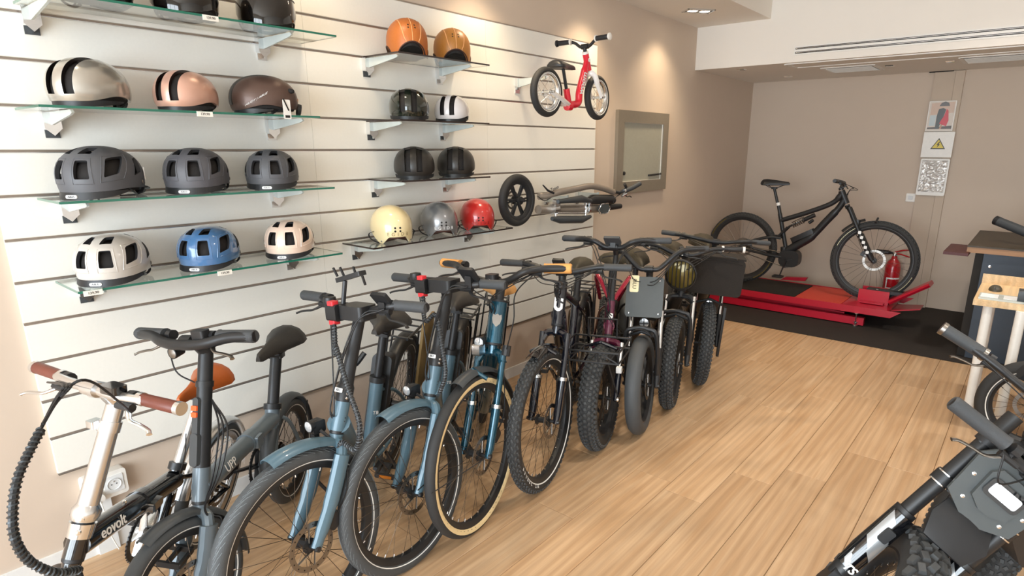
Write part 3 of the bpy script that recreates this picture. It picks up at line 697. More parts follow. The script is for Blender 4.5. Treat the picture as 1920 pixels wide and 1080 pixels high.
# ---------------------------------------------------------------- bicycles (local: +x ahead, +y the rider's left, origin under the front hub)
def wheel(t, c, R, tw, xf, tread='slick', hubm=None, stripe=None, rim=M_BLK, rotor=True, spokes=28, sp=M_SPK, tyre=M_RUB, hub=0.022, cast=0, rot_side=1, rotR=0.085, rimd=0.022):
    """tyre, rim, spokes, hub and disc as parts of a wheel; xf places the wheel frame (axle along y)"""
    X = xf @ Matrix.Translation(c); tr = tw/2; tz = tr*1.0; rc = R-tr
    b = MB(X); prof = []; n = 14
    for k in range(n+1):
        a = radians(-128+256*k/n); rr = tr
        if tread == 'rib' and abs(a) < 1.1 and k % 2: rr = tr*0.95
        prof.append((rc+cos(a)*rr, sin(a)*tz))
    prof += [(rc-tr*0.75, tz*0.62), (rc-tr*0.75, -tz*0.62)]
    w_ = b.lathe(prof, (0, 0, 0), (0, 1, 0), 72, closed=True).build('wheel', tyre, t)
    ri = R-tw*0.86
    MB(X).lathe([(ri, -tz*0.68), (ri+0.006, -tz*0.72), (ri-0.004, -tz*0.74), (ri-rimd, -tz*0.40), (ri-rimd-0.003, 0), (ri-rimd, tz*0.40), (ri-0.004, tz*0.74), (ri+0.006, tz*0.72), (ri, tz*0.68)], (0, 0, 0), (0, 1, 0), 64, closed=True).build('rim', rim, w_)
    if stripe:
        m, r0, r1 = stripe; st = MB(X)
        for s_ in (-1, 1):
            pr = []
            for r in (r0, (r0+r1)/2, r1):
                q = R-tw*r; d = q-rc; y = sqrt(max(1e-8, tr*tr-d*d)); pr.append((q, s_*(y+0.0006)))
            st.lathe(pr, (0, 0, 0), (0, 1, 0), 64)
        st.build('sidewall_stripe', m, w_)
    tb = MB(X)
    if tread == 'sipe':
        for k in range(66):
            a0 = 2*pi*k/66
            for s_ in (-1, 1):
                for da, q0, q1 in ((0, 16, 60), (0.05, 22, 44)):
                    pts = []
                    for j in range(4):
                        q = radians(q0+(q1-q0)*j/3)*s_; a = a0+da+0.055*j; rr = rc+cos(q)*(tr+0.0003); pts.append(Vector((cos(a)*rr, sin(q)*(tz+0.0003), sin(a)*rr)))
                    tb.tube(pts, 0.0009, 3, cap=False)
        tb.build('tread', M_TREADL, w_)
    elif tread in ('knob', 'fat', 'block'):
        rows, cnt, kh = {'knob': ((-58, -34, -11, 11, 34, 58), 66, 0.0035), 'fat': ((-62, -42, -22, 0, 22, 42, 62), 58, 0.006), 'block': ((-60, -36, -12, 12, 36, 60), 34, 0.010)}[tread]
        for i in range(cnt):
            for j, q in enumerate(rows):
                a = 2*pi*(i+(0.5 if j % 2 else 0))/cnt; q = radians(q); n_ = Vector((cos(a)*cos(q), sin(q), sin(a)*cos(q)))
                p = Vector((cos(a)*rc, 0, sin(a)*rc))+Vector((cos(a)*cos(q)*tr, sin(q)*tz, sin(a)*cos(q)*tr))
                ta = Vector((-sin(a), 0, cos(a))); tb_ = n_.cross(ta); sk = 0.35*(1 if j % 2 else -1); ta2 = (ta+tb_*sk).normalized(); tb2 = n_.cross(ta2)
                l = 2*pi*R/cnt*(0.36 if tread == 'block' else 0.30); ww = tw*{'knob': 0.075, 'fat': 0.085, 'block': 0.10}[tread]; vs = []
                for h, f in ((-0.002, 1.0), (kh, 0.78)):
                    for u, v in ((-1, -1), (1, -1), (1, 1), (-1, 1)): vs.append(p+n_*h+ta2*(u*l*f)+tb2*(v*ww*f))
                tb.add(vs, [(4, 5, 6, 7), (0, 1, 5, 4), (1, 2, 6, 5), (2, 3, 7, 6), (3, 0, 4, 7)])
        tb.build('tread', M_KNOB, w_, smooth=0)
    if cast:
        cm = MB(X); r1 = ri-rimd
        for k in range(cast):
            a = 2*pi*k/cast
            for da in (-0.10, 0.10): cm.tube([Vector((cos(a)*hub, 0, sin(a)*hub)), Vector((cos(a+da)*r1, 0, sin(a+da)*r1))], [0.012, 0.008], 6, flat=0.7)
        cm.build('cast_spoke', rim, w_)
    else:
        sm = MB(X); r1 = ri-rimd+0.002
        for k in range(spokes):
            a = 2*pi*k/spokes; s_ = 1 if k % 2 else -1; d = 0.75*(1 if (k//2) % 2 else -1)
            sm.tube([Vector((cos(a+d)*hub*1.05, s_*0.026, sin(a+d)*hub*1.05)), Vector((cos(a)*r1, s_*0.002, sin(a)*r1))], 0.0011, 4, cap=False)
        for k in range(spokes):
            a = 2*pi*k/spokes; sm.tube([Vector((cos(a)*(r1-0.016), 0, sin(a)*(r1-0.016))), Vector((cos(a)*(r1+0.004), 0, sin(a)*(r1+0.004)))], 0.0022, 4, 1)
        sm.build('spoke', [sp, M_CHR], w_)
    MB(X).lathe([(0, -0.062), (0.008, -0.062), (0.008, -0.035), (hub+0.004, -0.032), (hub+0.004, -0.026), (hub*0.7, -0.020), (hub*0.7, 0.020), (hub+0.004, 0.026), (hub+0.004, 0.032), (0.008, 0.035), (0.008, 0.062), (0, 0.062)], (0, 0, 0), (0, 1, 0), 18).build('hub', hubm or M_BLKM, w_)
    if rotor:
        rb = MB(X @ Matrix.Translation((0, rot_side*0.040, 0)))
        rb.lathe([(rotR, -0.001), (rotR, 0.001), (rotR*0.78, 0.001), (rotR*0.78, -0.001)], (0, 0, 0), (0, 1, 0), 40, closed=True)
        for k in range(6):
            a = 2*pi*k/6; rb.tube([Vector((cos(a)*0.02, 0, sin(a)*0.02)), Vector((cos(a+0.5)*rotR*0.8, 0, sin(a+0.5)*rotR*0.8))], 0.0042, 4, flat=0.3)
        for k in range(18):
            a = 2*pi*k/18; rb.lathe([(0.003, 0.0013), (0.0, 0.0013)], (cos(a)*rotR*0.9, 0, sin(a)*rotR*0.9), (0, rot_side, 0), 6, 1)
        rb.build('brake_disc', [M_STEEL, M_DARK], w_)
    return w_
def fender(t, c, R, wd, a0, a1, xf, m, name='mudguard', stay=True, n=20):
    """curved guard round the wheel from angle a0 to a1 (degrees from straight ahead, upwards)"""
    X = xf @ Matrix.Translation(c); b = MB(X); loops = []
    for i in range(n+1):
        a = radians(a0+(a1-a0)*i/n); u = Vector((cos(a), 0, sin(a))); l = []
        for k in range(9): q = radians(-80+160*k/8); l.append(u*(R-wd*0.35+cos(q)*wd*0.42)+Vector((0, sin(q)*wd/2, 0)))
        for k in range(8, -1, -1): q = radians(-80+160*k/8); l.append(u*(R-wd*0.35+cos(q)*(wd*0.42-0.003))+Vector((0, sin(q)*(wd/2-0.002), 0)))
        loops.append(l)
    f = b.loft(loops).build(name, m, t)
    if stay:
        for s_ in (-1, 1):
            a = radians(a1*0.8+a0*0.2 if stay == 1 else stay); MB(X).tube([(0, s_*0.065, 0), Vector((cos(a)*(R-0.01), s_*wd*0.5, sin(a)*(R-0.01)))], 0.0024, 5).build('stay', M_BLKM if m not in (M_ALU,) else M_CHR, f)
    return f
def saddle(t, p, m, L=0.27, wd=0.15, name='saddle', dz=0.0, rail=True):
    st = [(0.55, .10, -.04, .12), (0.5, .17, -.01, .20), (0.3, .23, .0, .26), (0.05, .45, .02, .34), (-0.15, .74, .05, .38), (-0.30, .97, .10, .40), (-0.42, .95, .13, .36), (-0.48, .70, .12, .22)]
    loops = []
    for x, hw, z, th in st:
        l = []
        for k in range(14):
            a = 2*pi*k/14; yy = cos(a)*hw*wd/2; zz = sin(a)
            l.append(Vector(p)+Vector((x*L, yy, (z*0.15+th*0.5*(zz if zz > 0 else zz*0.55)*0.22/0.22)*L*0.75-0.35*th*L*(abs(cos(a))**3)*0.5)))
        loops.append(l)
    s = MB().loft(loops).build(name, m, t, smooth=60)
    if rail:
        r = MB()
        for s_ in (-1, 1): r.tube([Vector(p)+Vector((0.36*L, s_*0.012, -0.012)), Vector(p)+Vector((0.1*L, s_*0.022, -0.040)), Vector(p)+Vector((-0.15*L, s_*0.022, -0.040)), Vector(p)+Vector((-0.38*L, s_*0.035, -0.010))], 0.0035, 6)
        r.rbox(Vector(p)+Vector((0, 0, -0.045)), (0.05, 0.056, 0.022), 0.006); r.build('saddle_rail', M_BLKM, s)
    return s
def lever(t, clamp, outd, fwd, m=M_BLK, blade=M_BLK, L=0.115, name='brake_lever'):
    """brake lever: clamp on the bar, reservoir and blade"""
    c, o, f = Vector(clamp), Vector(outd).normalized(), Vector(fwd).normalized(); up = o.cross(f)
    if up.z < 0: up = -up
    b = MB(); b.tube([c-o*0.011, c+o*0.011], 0.018, 10)
    b.tube([c-o*0.03+f*0.030-up*0.008, c+o*0.025+f*0.028-up*0.008], [0.009, 0.012], 8)
    b.tube([c+f*0.01-up*0.004, c+f*0.034-up*0.010], 0.009, 6)
    k = b.build(name, m, t)
    pts = smooth_path([c+o*0.015+f*0.034-up*0.012, c+o*0.045+f*0.058-up*0.016, c+o*0.08+f*0.062-up*0.020, c+o*(L)+f*0.068-up*0.024, c+o*(L+0.015)+f*0.078-up*0.026], 4)
    MB().tube(pts, [0.008]*3+[0.0065]*(len(pts)-5)+[0.006, 0.0075], 8, flat=0.6).build('lever_blade', blade, k)
    return k
def cable(t, pts, r=0.0026, m=None, name='cable', n=7): return MB().tube(smooth_path(pts, n), r, 6).build(name, m or M_CABLE, t)
def braided(t, pts, r=0.011, m=None, ring=None):
    """cable loom with a spiral sleeve"""
    p = smooth_path(pts, 14); c = MB().tube(p, r*0.86, 8).build('cable_loom', m or M_CABLE, t)
    sp = []; k = 0; L = sum((p[i+1]-p[i]).length for i in range(len(p)-1)); turns = L/(r*1.15); tot = 0; up = Vector((0.3, 0.2, 1))
    for i in range(len(p)-1):
        d = p[i+1]-p[i]; n_ = max(2, int(d.length/(r*0.11)))
        if d.length < 1e-7: continue
        tg = d.normalized(); u = (up-tg*up.dot(tg)).normalized(); up = u; v = tg.cross(u)
        for j in range(n_):
            q = p[i]+d*(j/n_); a = 2*pi*(tot+d.length*j/n_)/(r*1.15); sp.append(q+(u*cos(a)+v*sin(a))*r*0.86)
        tot += d.length
    MB().tube(sp, r*0.30, 4).build('spiral_sleeve', ring or M_BRAID, c, smooth=60); return c
BIKES = {}
class Bike:
    """geometry measured from the photograph: contact point, heading, steering and lean"""
    def __init__(s, name, label, cat, P, group=None):
        s.__dict__.update(P); fw = Vector((cos(s.h), sin(s.h), 0)); lf = Vector((-sin(s.h), cos(s.h), 0)); up = Vector((0, 0, 1))
        u2 = up*cos(s.l)+lf*sin(s.l); l2 = lf*cos(s.l)-up*sin(s.l)
        s.M = Matrix(((fw.x, l2.x, u2.x, s.ox), (fw.y, l2.y, u2.y, s.oy), (0, l2.z, u2.z, P.get('oz', 0)), (0, 0, 0, 1)))
        s.t = thing(name, label, cat, mtx=s.M, group=group)
        s.k = Vector((-cos(s.ha), 0, sin(s.ha))); s.n = Vector((sin(s.ha), 0, cos(s.ha))); s.a = Vector((0, 0, s.R)); s.B = s.a-s.n*0.045
        s.S = Matrix.Translation(s.B) @ Matrix.Rotation(s.s, 4, s.k) @ Matrix.Translation(-s.B); s.I = Matrix.Identity(4)
        s.Hb = s.B+s.k*s.Lc; s.Ht = s.B+s.k*s.Lt; s.cl = s.B+s.k*s.Lb+s.n*s.reach
        s.ra = Vector((-s.wb, 0, s.Rr)); s.bb = Vector((-s.wb*P.get('bbf', 0.60), 0, P.get('bbz', 0.28))); s.sd = Vector((-s.us, 0, s.ws))
    def ax(s, d, f=0.0, y=0.0): return s.B+s.k*d+s.n*f+Vector((0, y, 0))
    def st(s, p): return s.S @ Vector(p)
    def loc(s, px, py, axis, val): return s.M.inverted() @ at(px, py, axis, val)
    def wheels(s, **kw):
        kr = dict(kw); s.fwheel = wheel(s.t, s.a, s.R, s.tw, s.S, **kw); kr['rotor'] = kw.get('rotor', True); s.rwheel = wheel(s.t, s.ra, s.Rr, s.tw, s.I, **kr)
    def fork(s, m, kind='rigid', gap=0.055, r=0.016, low=None, st=M_CHR, crown=None):
        c = MB(s.S); top = s.Lc-0.012
        c.tube([s.ax(top), s.ax(top-0.035, 0.0)], [0.024, 0.022], 12)
        for y in (-1, 1): c.tube(smooth_path([s.ax(top-0.025), s.ax(top-0.035, 0.006, y*gap*0.7), s.ax(top-0.07, 0.012, y*gap)], 4), [0.019]*9, 10)
        f = c.build('fork', crown or m, s.t)
        for y in (-1, 1):
            if kind == 'rigid':
                MB(s.S).tube(smooth_path([s.ax(top-0.06, 0.011, y*gap), s.ax((top-0.06)*0.5, 0.018, y*gap), s.ax(0.0, 0.043, y*gap)], 5), [r*1.15]*6+[r*1.0]*3+[r*0.8]*2, 10, flat=1.25).build('fork_leg', m, f)
            else:
                mid = (top-0.06)*0.48
                MB(s.S).tube([s.ax(top-0.03, 0.014, y*gap), s.ax(mid-0.02, 0.020, y*gap)], r*0.86, 12).build('stanchion', st, f)
                lo = MB(s.S); lo.tube([s.ax(mid+0.015, 0.020, y*gap), s.ax(mid, 0.020, y*gap), s.ax(0.03, 0.032, y*gap), s.ax(-0.012, 0.045, y*gap)], [r*1.25, r*1.2, r*1.1, r*0.7], 12)
                lo.build('fork_leg', low or m, f)
                MB(s.S).tube([s.ax(mid+0.006, 0.020, y*gap), s.ax(mid+0.022, 0.020, y*gap)], r*1.3, 12).build('fork_seal', M_ALU if low is None else M_BLK, f)
            MB(s.S).lathe([(0, 0.012), (0.009, 0.011), (0.011, 0)], s.a+Vector((0, y*(gap+0.008), 0)), (0, y, 0), 10).build('axle_nut', M_BLK, f)
        if kind != 'rigid':
            mid = (top-0.06)*0.44; R_ = s.R+0.012
            MB(s.S).tube([s.a+Vector((-0.03, -gap, R_*0.93)), s.a+Vector((-0.02, 0, R_+0.012)), s.a+Vector((-0.03, gap, R_*0.93))], 0.010, 8).build('brake_arch', low or m, f)
        MB(s.S).rbox(s.ax(0.085, -0.015, gap-0.012), (0.06, 0.03, 0.05), 0.012, Matrix.Rotation(0.5, 3, 'Y')).build('brake_caliper', M_BLK, f)
        cable(f, [s.st(s.ax(0.10, -0.015, gap)), s.st(s.ax(0.2, -0.02, gap+0.02)), s.st(s.ax(s.Lc-0.05, -0.01, gap*0.8))])
        s.fk = f; return f
    def frame(s, m, kind='step', dr=0.032, hr=0.024, tr=0.02, cap=True, sr=0.019, stm=None, name='frame'):
        u = (s.sd-s.bb).normalized(); s.stt = s.bb+u*((s.sd-s.bb).length*s.__dict__.get('stf', 0.62)); b = MB()
        b.tube([s.Hb, s.Ht], hr, 16)
        hm = s.Hb.lerp(s.Ht, 0.35)
        if kind in ('step', 'diamond', 'mtb'):
            b.tube(smooth_path([s.Hb.lerp(s.Ht, 0.25), s.Hb.lerp(s.bb, 0.5)+Vector((0, 0, -0.03 if kind == 'step' else 0)), s.bb], 6), dr, 14)
        if kind in ('diamond', 'mtb'): b.tube([s.Hb.lerp(s.Ht, 0.8), s.stt-u*0.03], tr, 12)
        if kind == 'fold': b.tube([hm, s.bb.lerp(s.stt, 0.80)], dr, 16, flat=1.0)
        b.tube([s.bb-u*0.02, s.stt], tr*1.05, 12); b.tube([s.bb+Vector((0, -0.04, 0)), s.bb+Vector((0, 0.04, 0))], 0.027, 12)
        for y in (-1, 1):
            b.tube(smooth_path([s.bb+Vector((-0.02, y*0.03, 0)), s.bb.lerp(s.ra, 0.3)+Vector((0, y*0.05, 0)), s.ra+Vector((0, y*0.068, 0))], 4), 0.0105, 8)
            b.tube(smooth_path([s.stt+Vector((-0.01, y*0.014, -0.05)), s.stt.lerp(s.ra, 0.35)+Vector((0, y*0.05, 0)), s.ra+Vector((0, y*0.068, 0))], 4), 0.0085, 8)
        s.fr = b.build(name, m, s.t)
        MB().tube([s.stt-u*0.05, s.sd-Vector((0, 0, 0.045))], sr, 14).build('seat_post', stm or M_BLKM, s.t)
        MB().tube([s.stt-u*0.012, s.stt+u*0.012], tr*1.05+0.006, 14).build('seat_clamp', M_BLKM, s.fr)
        for q, e in ((s.Ht, 1), (s.Hb, -1)): MB().tube([q, q+s.k*0.010*e], hr*0.98, 16).build('headset_cup', M_BLKM, s.fr)
        return s.fr
    def crank(s, R=0.085, ring=M_BLKM, n=5, arm=0.17, ang=40, spider=M_BLKM, pedal=M_BLK, holes=True, reflect=False):
        c = s.bb+Vector((0, -0.048, 0)); b = MB()
        b.lathe([(R, -0.002), (R, 0.002), (R*0.80, 0.002), (R*0.80, -0.002)], c, (0, 1, 0), 40, closed=True)
        for k in range(40): a = 2*pi*k/40; b.box(c+Vector((cos(a)*(R+0.002), 0, sin(a)*(R+0.002))), (0.005, 0.003, 0.005), Matrix.Rotation(-a, 3, 'Y'))
        g = b.build('crankset', ring, s.t); d = MB()
        for k in range(n): a = 2*pi*k/n+0.3; d.tube([c, c+Vector((cos(a)*R*0.84, 0, sin(a)*R*0.84))], [0.018, 0.010], 6, flat=0.35)
        d.build('spider', spider, g)
        for y, a in ((-1, radians(ang)), (1, radians(ang)+pi)):
            e = s.bb+Vector((cos(a)*arm, y*0.075, sin(a)*arm)); MB().tube([s.bb+Vector((0, y*0.06, 0)), e], [0.015, 0.011], 8, flat=0.6).build('crank_arm', M_BLKM if spider is not M_ALU else M_ALU, g)
            p = MB(); q = e+Vector((0, y*0.055, 0))
            for x in (-0.042, 0.042): p.rbox(q+Vector((x, 0, 0)), (0.010, 0.085, 0.020), 0.004)
            for yy in (-0.04, 0, 0.04): p.rbox(q+Vector((0, yy, 0)), (0.09, 0.010, 0.018), 0.004)
            pd = p.build('pedal', pedal, g)
            for x in ((-0.049, 0.049) if reflect else ()): MB().box(q+Vector((x, 0, 0)), (0.003, 0.05, 0.012)).build('pedal_reflector', M_AMB, pd, smooth=0)
        for z_ in (1, -1): pass
        ch = MB(); a_, r_ = s.bb+Vector((0, -0.048, 0)), s.ra+Vector((0, -0.048, 0))
        for e in (1, -1): ch.tube([a_+Vector((0, 0, e*R)), r_+Vector((0, 0, e*0.035))], 0.004, 4)
        ch.build('chain', M_STEEL, g); MB().lathe([(0.036, -0.01), (0.036, 0.006), (0.02, 0.012), (0, 0.012)], r_, (0, -1, 0), 20).build('cassette', M_STEEL, g)
        return g
    def bar(s, m=M_BLKM, grip=M_GRIP, r=0.0145, gl=0.135, gr=0.0175, stem='quill', stm=None, stemr=0.017, bend=0.45, end=None, path=None, levers=True, lm=M_BLK, lb=M_BLK, neck=None, spread=(0.06, 0.17)):
        stm = stm or M_BLKM; Y = s.W/2; c = s.cl
        sb = MB(s.S)
        if stem == 'post': sb.tube([s.ax(s.Lt+0.01), s.ax(s.Lb-0.01)], [stemr*1.15, stemr], 14)
        else: sb.tube([s.ax(s.Lt+0.008), s.ax(max(s.Lt+0.03, s.Lb-0.015))], stemr, 14)
        sb.tube([s.ax(s.Lb-0.03), s.ax(s.Lb-0.004, s.reach*0.5), c], [stemr*1.05, stemr, stemr], 12); sb.tube([c-Vector((0, 0.025, 0)), c+Vector((0, 0.025, 0))], r+0.007, 12)
        s.sm = sb.build('stem', stm, s.t)
        P = lambda y, b, z: c+Vector((-s.back*b, y, s.rise*z))
        h = MB(s.S); half = path or [(0.0, 0, 0), (0.045, 0, 0), (spread[0]+0.03, 0.05, 0.25), (spread[1], bend, 0.9), (Y-gl+0.02, 0.78, 1.0), (Y, 1, 1)]
        pts = [P(-y, b, z) for y, b, z in half[::-1]]+[P(y, b, z) for y, b, z in half[1:]]
        s.hb = h.tube(smooth_path(pts, 5), r, 12).build('handlebar', m, s.t)
        s.gp = {}; s.gi = {}
        for sd in (-1, 1):
            e = P(sd*Y, 1, 1); i = P(sd*(Y-gl+0.02), 0.78, 1.0); d = (e-i).normalized(); i = e-d*gl
            g = MB(s.S); g.tube([i, i+d*0.006, i+d*gl*0.5, e-d*0.006, e], [gr*1.08, gr, gr*1.03, gr*1.04, gr*0.8], 14)
            o = g.build('grip', grip, s.hb)
            if end:
                for q in (i, e): MB(s.S).tube([q-d*0.007, q+d*0.008], gr*1.12, 14).build('grip_collar', end, o)
            s.gp[sd] = (i, e, d); s.gi[sd] = s.st(i)
            if levers:
                c0 = s.st(i-d*0.028); D = (s.S.to_3x3() @ d); F = s.S.to_3x3() @ Vector((0.9, 0, -0.42)); lever(s.hb, c0, D, F, lm, lb)
        return s.hb
    def display(s, y=0.0, f=0.02, z=0.035, sz=(0.012, 0.075, 0.05), m=M_BLK, tilt=0.5):
        b = MB(s.S); b.rbox(s.cl+Vector((f, y, z)), (sz[2], sz[1], sz[0]), 0.006, Matrix.Rotation(-tilt, 3, 'Y')); b.rbox(s.cl+Vector((f*0.5, y, z*0.45)), (0.02, 0.03, z*0.9), 0.004)
        o = b.build('display', m, s.hb); MB(s.S).rbox(s.cl+Vector((f, y, z))+Matrix.Rotation(-tilt, 3, 'Y') @ Vector((0, 0, sz[0]/2+0.0006)), (sz[2]*0.8, sz[1]*0.84, 0.001), 0.003, Matrix.Rotation(-tilt, 3, 'Y')).build('screen', M_GLB, o); return o
    def cables(s, n=3, drop=0.12, fwd=0.10):
        for sd in (-1, 1):
            a = s.gi[sd]
            for i in range(n if sd > 0 else max(1, n-1)):
                q = s.st(s.cl+Vector((fwd*(0.7+0.3*i), sd*0.07, -0.02-0.015*i))); e = s.Ht.lerp(s.Hb, 0.5+0.12*i)+Vector((0.012, sd*0.024, 0))
                cable(s.hb, [a+Vector((0.03, -sd*0.03, -0.01)), q, s.st(s.ax(s.Lt-0.02, fwd*0.6, -sd*0.01))-Vector((0, 0, drop*0.1*i)), e])
    def lamp(s, p, r=0.026, m=M_BLK, lens=M_LENS, steer=True, body=0.04, cross=False):
        X = s.S if steer else s.I; p = Vector(p); o = MB(X).lathe([(0, -body), (r*0.7, -body*0.9), (r, -0.004), (r*1.02, 0.003), (r*0.9, 0.004)], p, (1, 0, 0.0), 18).build('headlight', m, s.t)
        MB(X).lathe([(r*0.9, 0.003), (r*0.5, 0.006), (0, 0.007)], p, (1, 0, 0), 18).build('lens', lens, o)
        if cross:
            k = MB(X); k.box(p+Vector((0.008, 0, 0)), (0.003, r*1.8, 0.006)); k.box(p+Vector((0.008, 0, 0)), (0.003, 0.006, r*1.8)); k.build('lamp_cross', M_BLK, o, smooth=0)
        return o
def kickstand(b): 
    p = b.bb+Vector((-0.12, 0.05, -0.02)); z = 0
    q = b.M.inverted() @ (lambda w_: Vector((w_.x, w_.y, 0.008)))(b.M @ Vector((p.x-0.05, p.y+0.16, 0)))
    MB().tube([p, p.lerp(q, 0.95), q], [0.009, 0.008, 0.010], 8).build('kickstand', M_BLKM, b.t)
def rack(b, m=M_BLKM, w_=0.07, L=0.34):
    k = MB(); top = b.Rr*2+0.06; x0 = b.ra.x+0.16
    for y in (-1, 1):
        k.tube([Vector((x0, y*w_*0.7, top)), Vector((x0-L, y*w_, top)), ], 0.006, 6); k.tube([Vector((x0-0.15, y*w_, top)), b.ra+Vector((0, y*0.075, 0))], 0.005, 6); k.tube([Vector((x0-0.27, y*w_, top)), b.ra+Vector((0, y*0.075, 0))], 0.005, 6)
    for i in range(4): x = x0-0.02-i*(L-0.04)/3; k.tube([Vector((x, -w_, top)), Vector((x, w_, top))], 0.005, 6)
    return k.build('rear_rack', m, b.t)
def D(s): return dict(zip('ox oy h s l Lt Lc Lb reach W back rise us ws wb Rr ha R tw'.split(), s))
GROW = 'electric bicycles parked in a slanted row along the wall'

# 1 folding bicycle with the silver steering post
b = Bike('folding_bike', 'black folding e-bike with tall silver steering post and brown grips', 'bicycle', dict(D((.883, .10, -.85, -.468, .222, .425, .33, .792, .076, .596, .029, -.003, .806, .79, .978, .262, 1.209, .249, .045)), bbf=.60, bbz=.30, stf=.45), GROW)
b.wheels(tread='slick', stripe=(M_STRIPE, .62, .72), spokes=24, sp=M_CHR, rim=M_ALU)
b.fork(M_GLB); b.frame(M_GLB, 'fold', dr=.036, hr=.027, tr=.022, sr=.0175, stm=M_ALU)
b.bar(M_ALU, M_BRN, r=.0135, gr=.0165, gl=.135, stem='post', stm=M_ALU, stemr=.0235, end=M_ALU, bend=.5, lm=M_BLK, lb=M_ALU)
x = MB(b.S); x.tube([b.ax(.43), b.ax(.445), b.ax(.46), b.ax(.475)], [.030, .036, .036, .026], 16); x.build('post_hinge', M_ALU, b.sm)
x = MB(b.S); x.tube([b.ax(.425), b.ax(.385)], [.033, .031], 16); x.build('post_collar', M_CHR, b.sm)
x = MB(b.S); x.tube([b.ax(.675), b.ax(.705)], .0285, 16); x.rbox(b.ax(.69, .02, -.035), (.03, .03, .02), .004); x.build('post_clamp', M_ALU, b.sm)
for q in (.44, .405): MB(b.S).lathe([(0, .006), (.007, .005), (.008, 0)], b.ax(q, .022, .022), (.7, .7, 0), 10).build('hinge_bolt', M_CHR, b.sm)
saddle(b.t, b.sd, M_SADO, .28, .155); b.crank(.098, M_BLKM, 5, .16, 200, M_ALU)
cr = b.bb+Vector((0, -.055, 0))
fender(b.t, b.ra, b.Rr+.022, .06, 20, 190, b.I, M_ALU); fender(b.t, b.a, b.R+.022, .06, 60, 215, b.S, M_ALU)
p0, p1 = b.Hb.lerp(b.Ht, .35), b.bb.lerp(b.stt, .80); d = (p1-p0).normalized(); nz = Vector((0, .93, .36)); ay = nz.cross(d)
text('eovolt', .045, p0+d*.105+Vector((0, .0345, .0135)), d, (Vector((0, .93, .36))).cross(d), M_TXT, b.fr, 'print', bold=.0006)
x = MB(); x.tube([p0.lerp(p1, .60)-d*.02, p0.lerp(p1, .60)+d*.02], .041, 16); x.rbox(p0.lerp(p1, .60)+Vector((0, .045, 0)), (.06, .02, .03), .006); x.build('frame_hinge', M_GLB, b.fr)
MB().lathe([(0, .012), (.006, .010), (.007, 0)], p0.lerp(p1, .42)+Vector((0, 0, .035)), (0, 0, 1), 8).build('frame_bolt', M_CHR, b.fr)
u = (b.sd-b.bb).normalized(); q = b.bb.lerp(b.stt, .55)
text('TB', .02, q+Vector((.012, .024, .03)), (-1, .2, 0), u, M_TXT, b.fr, 'print'); text('CE', .016, q+Vector((.012, .024, -.02)), (-1, .2, 0), u, M_TXT, b.fr, 'print')
# big spiral-wrapped loom looping ahead of the fork
W1 = lambda px, py, dd: b.M.inverted() @ (CAM+((at(px, py, 2, 0)-CAM).normalized()*dd))
g0 = b.gi[-1]
braided(b.hb, [W1(78, 806, 1.51), W1(66, 826, 1.50), W1(34, 895, 1.48), W1(24, 955, 1.48), W1(28, 1010, 1.49), W1(55, 1052, 1.52), W1(105, 1074, 1.56), W1(150, 1068, 1.62)], .0082, M_CABLE, M_BRAID)
for i in range(3): cable(b.hb, [g0+Vector((.03, -.02+.02*i, -.01)), W1(118+8*i, 722, 1.58), W1(102, 752+4*i, 1.56), W1(66, 824, 1.5)], .0028)
cable(b.hb, [b.gi[1]+Vector((.04, .0, -.02)), W1(170, 715, 1.58), W1(120, 735, 1.56), W1(80, 795, 1.5)], .003)
x = MB(b.S); x.rbox(b.cl+Vector((.0, .09, .018)), (.04, .06, .022), .008); x.build('display', M_GLB, b.hb)
hl = MB(b.S); hl.rbox(b.ax(.235, .115), (.05, .06, .05), .012); o = hl.build('headlight', M_WHT, b.t); MB(b.S).rbox(b.ax(.26, .10), (.045, .05, .025), .008).build('lamp_mount', M_BLK, o)
x = MB(); x.tube(smooth_path([b.stt+Vector((.05, .03, -.02)), b.stt+Vector((.08, .06, .10)), b.stt+Vector((.075, .055, .18))], 6), .0018, 5); x.build('tie_wire', M_CABLE, b.fr); kickstand(b)

# 2 grey compact bicycle
b = Bike('compact_bike', 'grey compact e-bike with black seat post and small wheels, second in the row', 'bicycle', dict(D((.791, .581, -.86, -.429, .024, .374, .262, .797, .064, .556, .024, .019, .825, .763, .87, .244, 1.274, .22, .05)), bbf=.76, bbz=.28, stf=.50), GROW)
b.wheels(tread='slick', stripe=(M_STRIPE, .66, .74), spokes=24, rim=M_BLK)
b.fork(M_GREY, gap=.058, r=.021); b.frame(M_GREY, 'fold', dr=.034, hr=.0275, tr=.029, sr=.024, stm=M_BLKM)
fender(b.t, b.a, b.R+.022, .062, 66, 190, b.S, M_DGREY, stay=2); fender(b.t, b.ra, b.Rr+.022, .066, -15, 178, b.I, M_DGREY)
b.bar(M_BLKM, M_GRIP, r=.018, gl=.15, gr=.0205, stem='post', stemr=.0235, bend=.4, lb=M_STEEL, path=[(0, -1.2, 0), (.05, -1.1, .0), (.11, -.7, .3), (.16, 0, .8), (.2, .4, 1), (.278, 1, 1)])
x = MB(b.S); x.tube([b.ax(.645), b.ax(.665)], .0285, 14); x.build('post_ring', M_BLK, b.sm)
x = MB(b.S); x.rbox(b.ax(.535, .024), (.018, .026, .15), .010, Matrix.Rotation(-.29, 3, 'Y')); x.rbox(b.ax(.435, .028), (.014, .036, .11), .012, Matrix.Rotation(-.29, 3, 'Y')); o = x.build('fold_latch', M_DGREY, b.sm)
for q in (.575, .553): MB(b.S).rbox(b.ax(q, .036), (.006, .026, .017), .003, Matrix.Rotation(-.29, 3, 'Y')).build('latch_button', M_ORG, o)
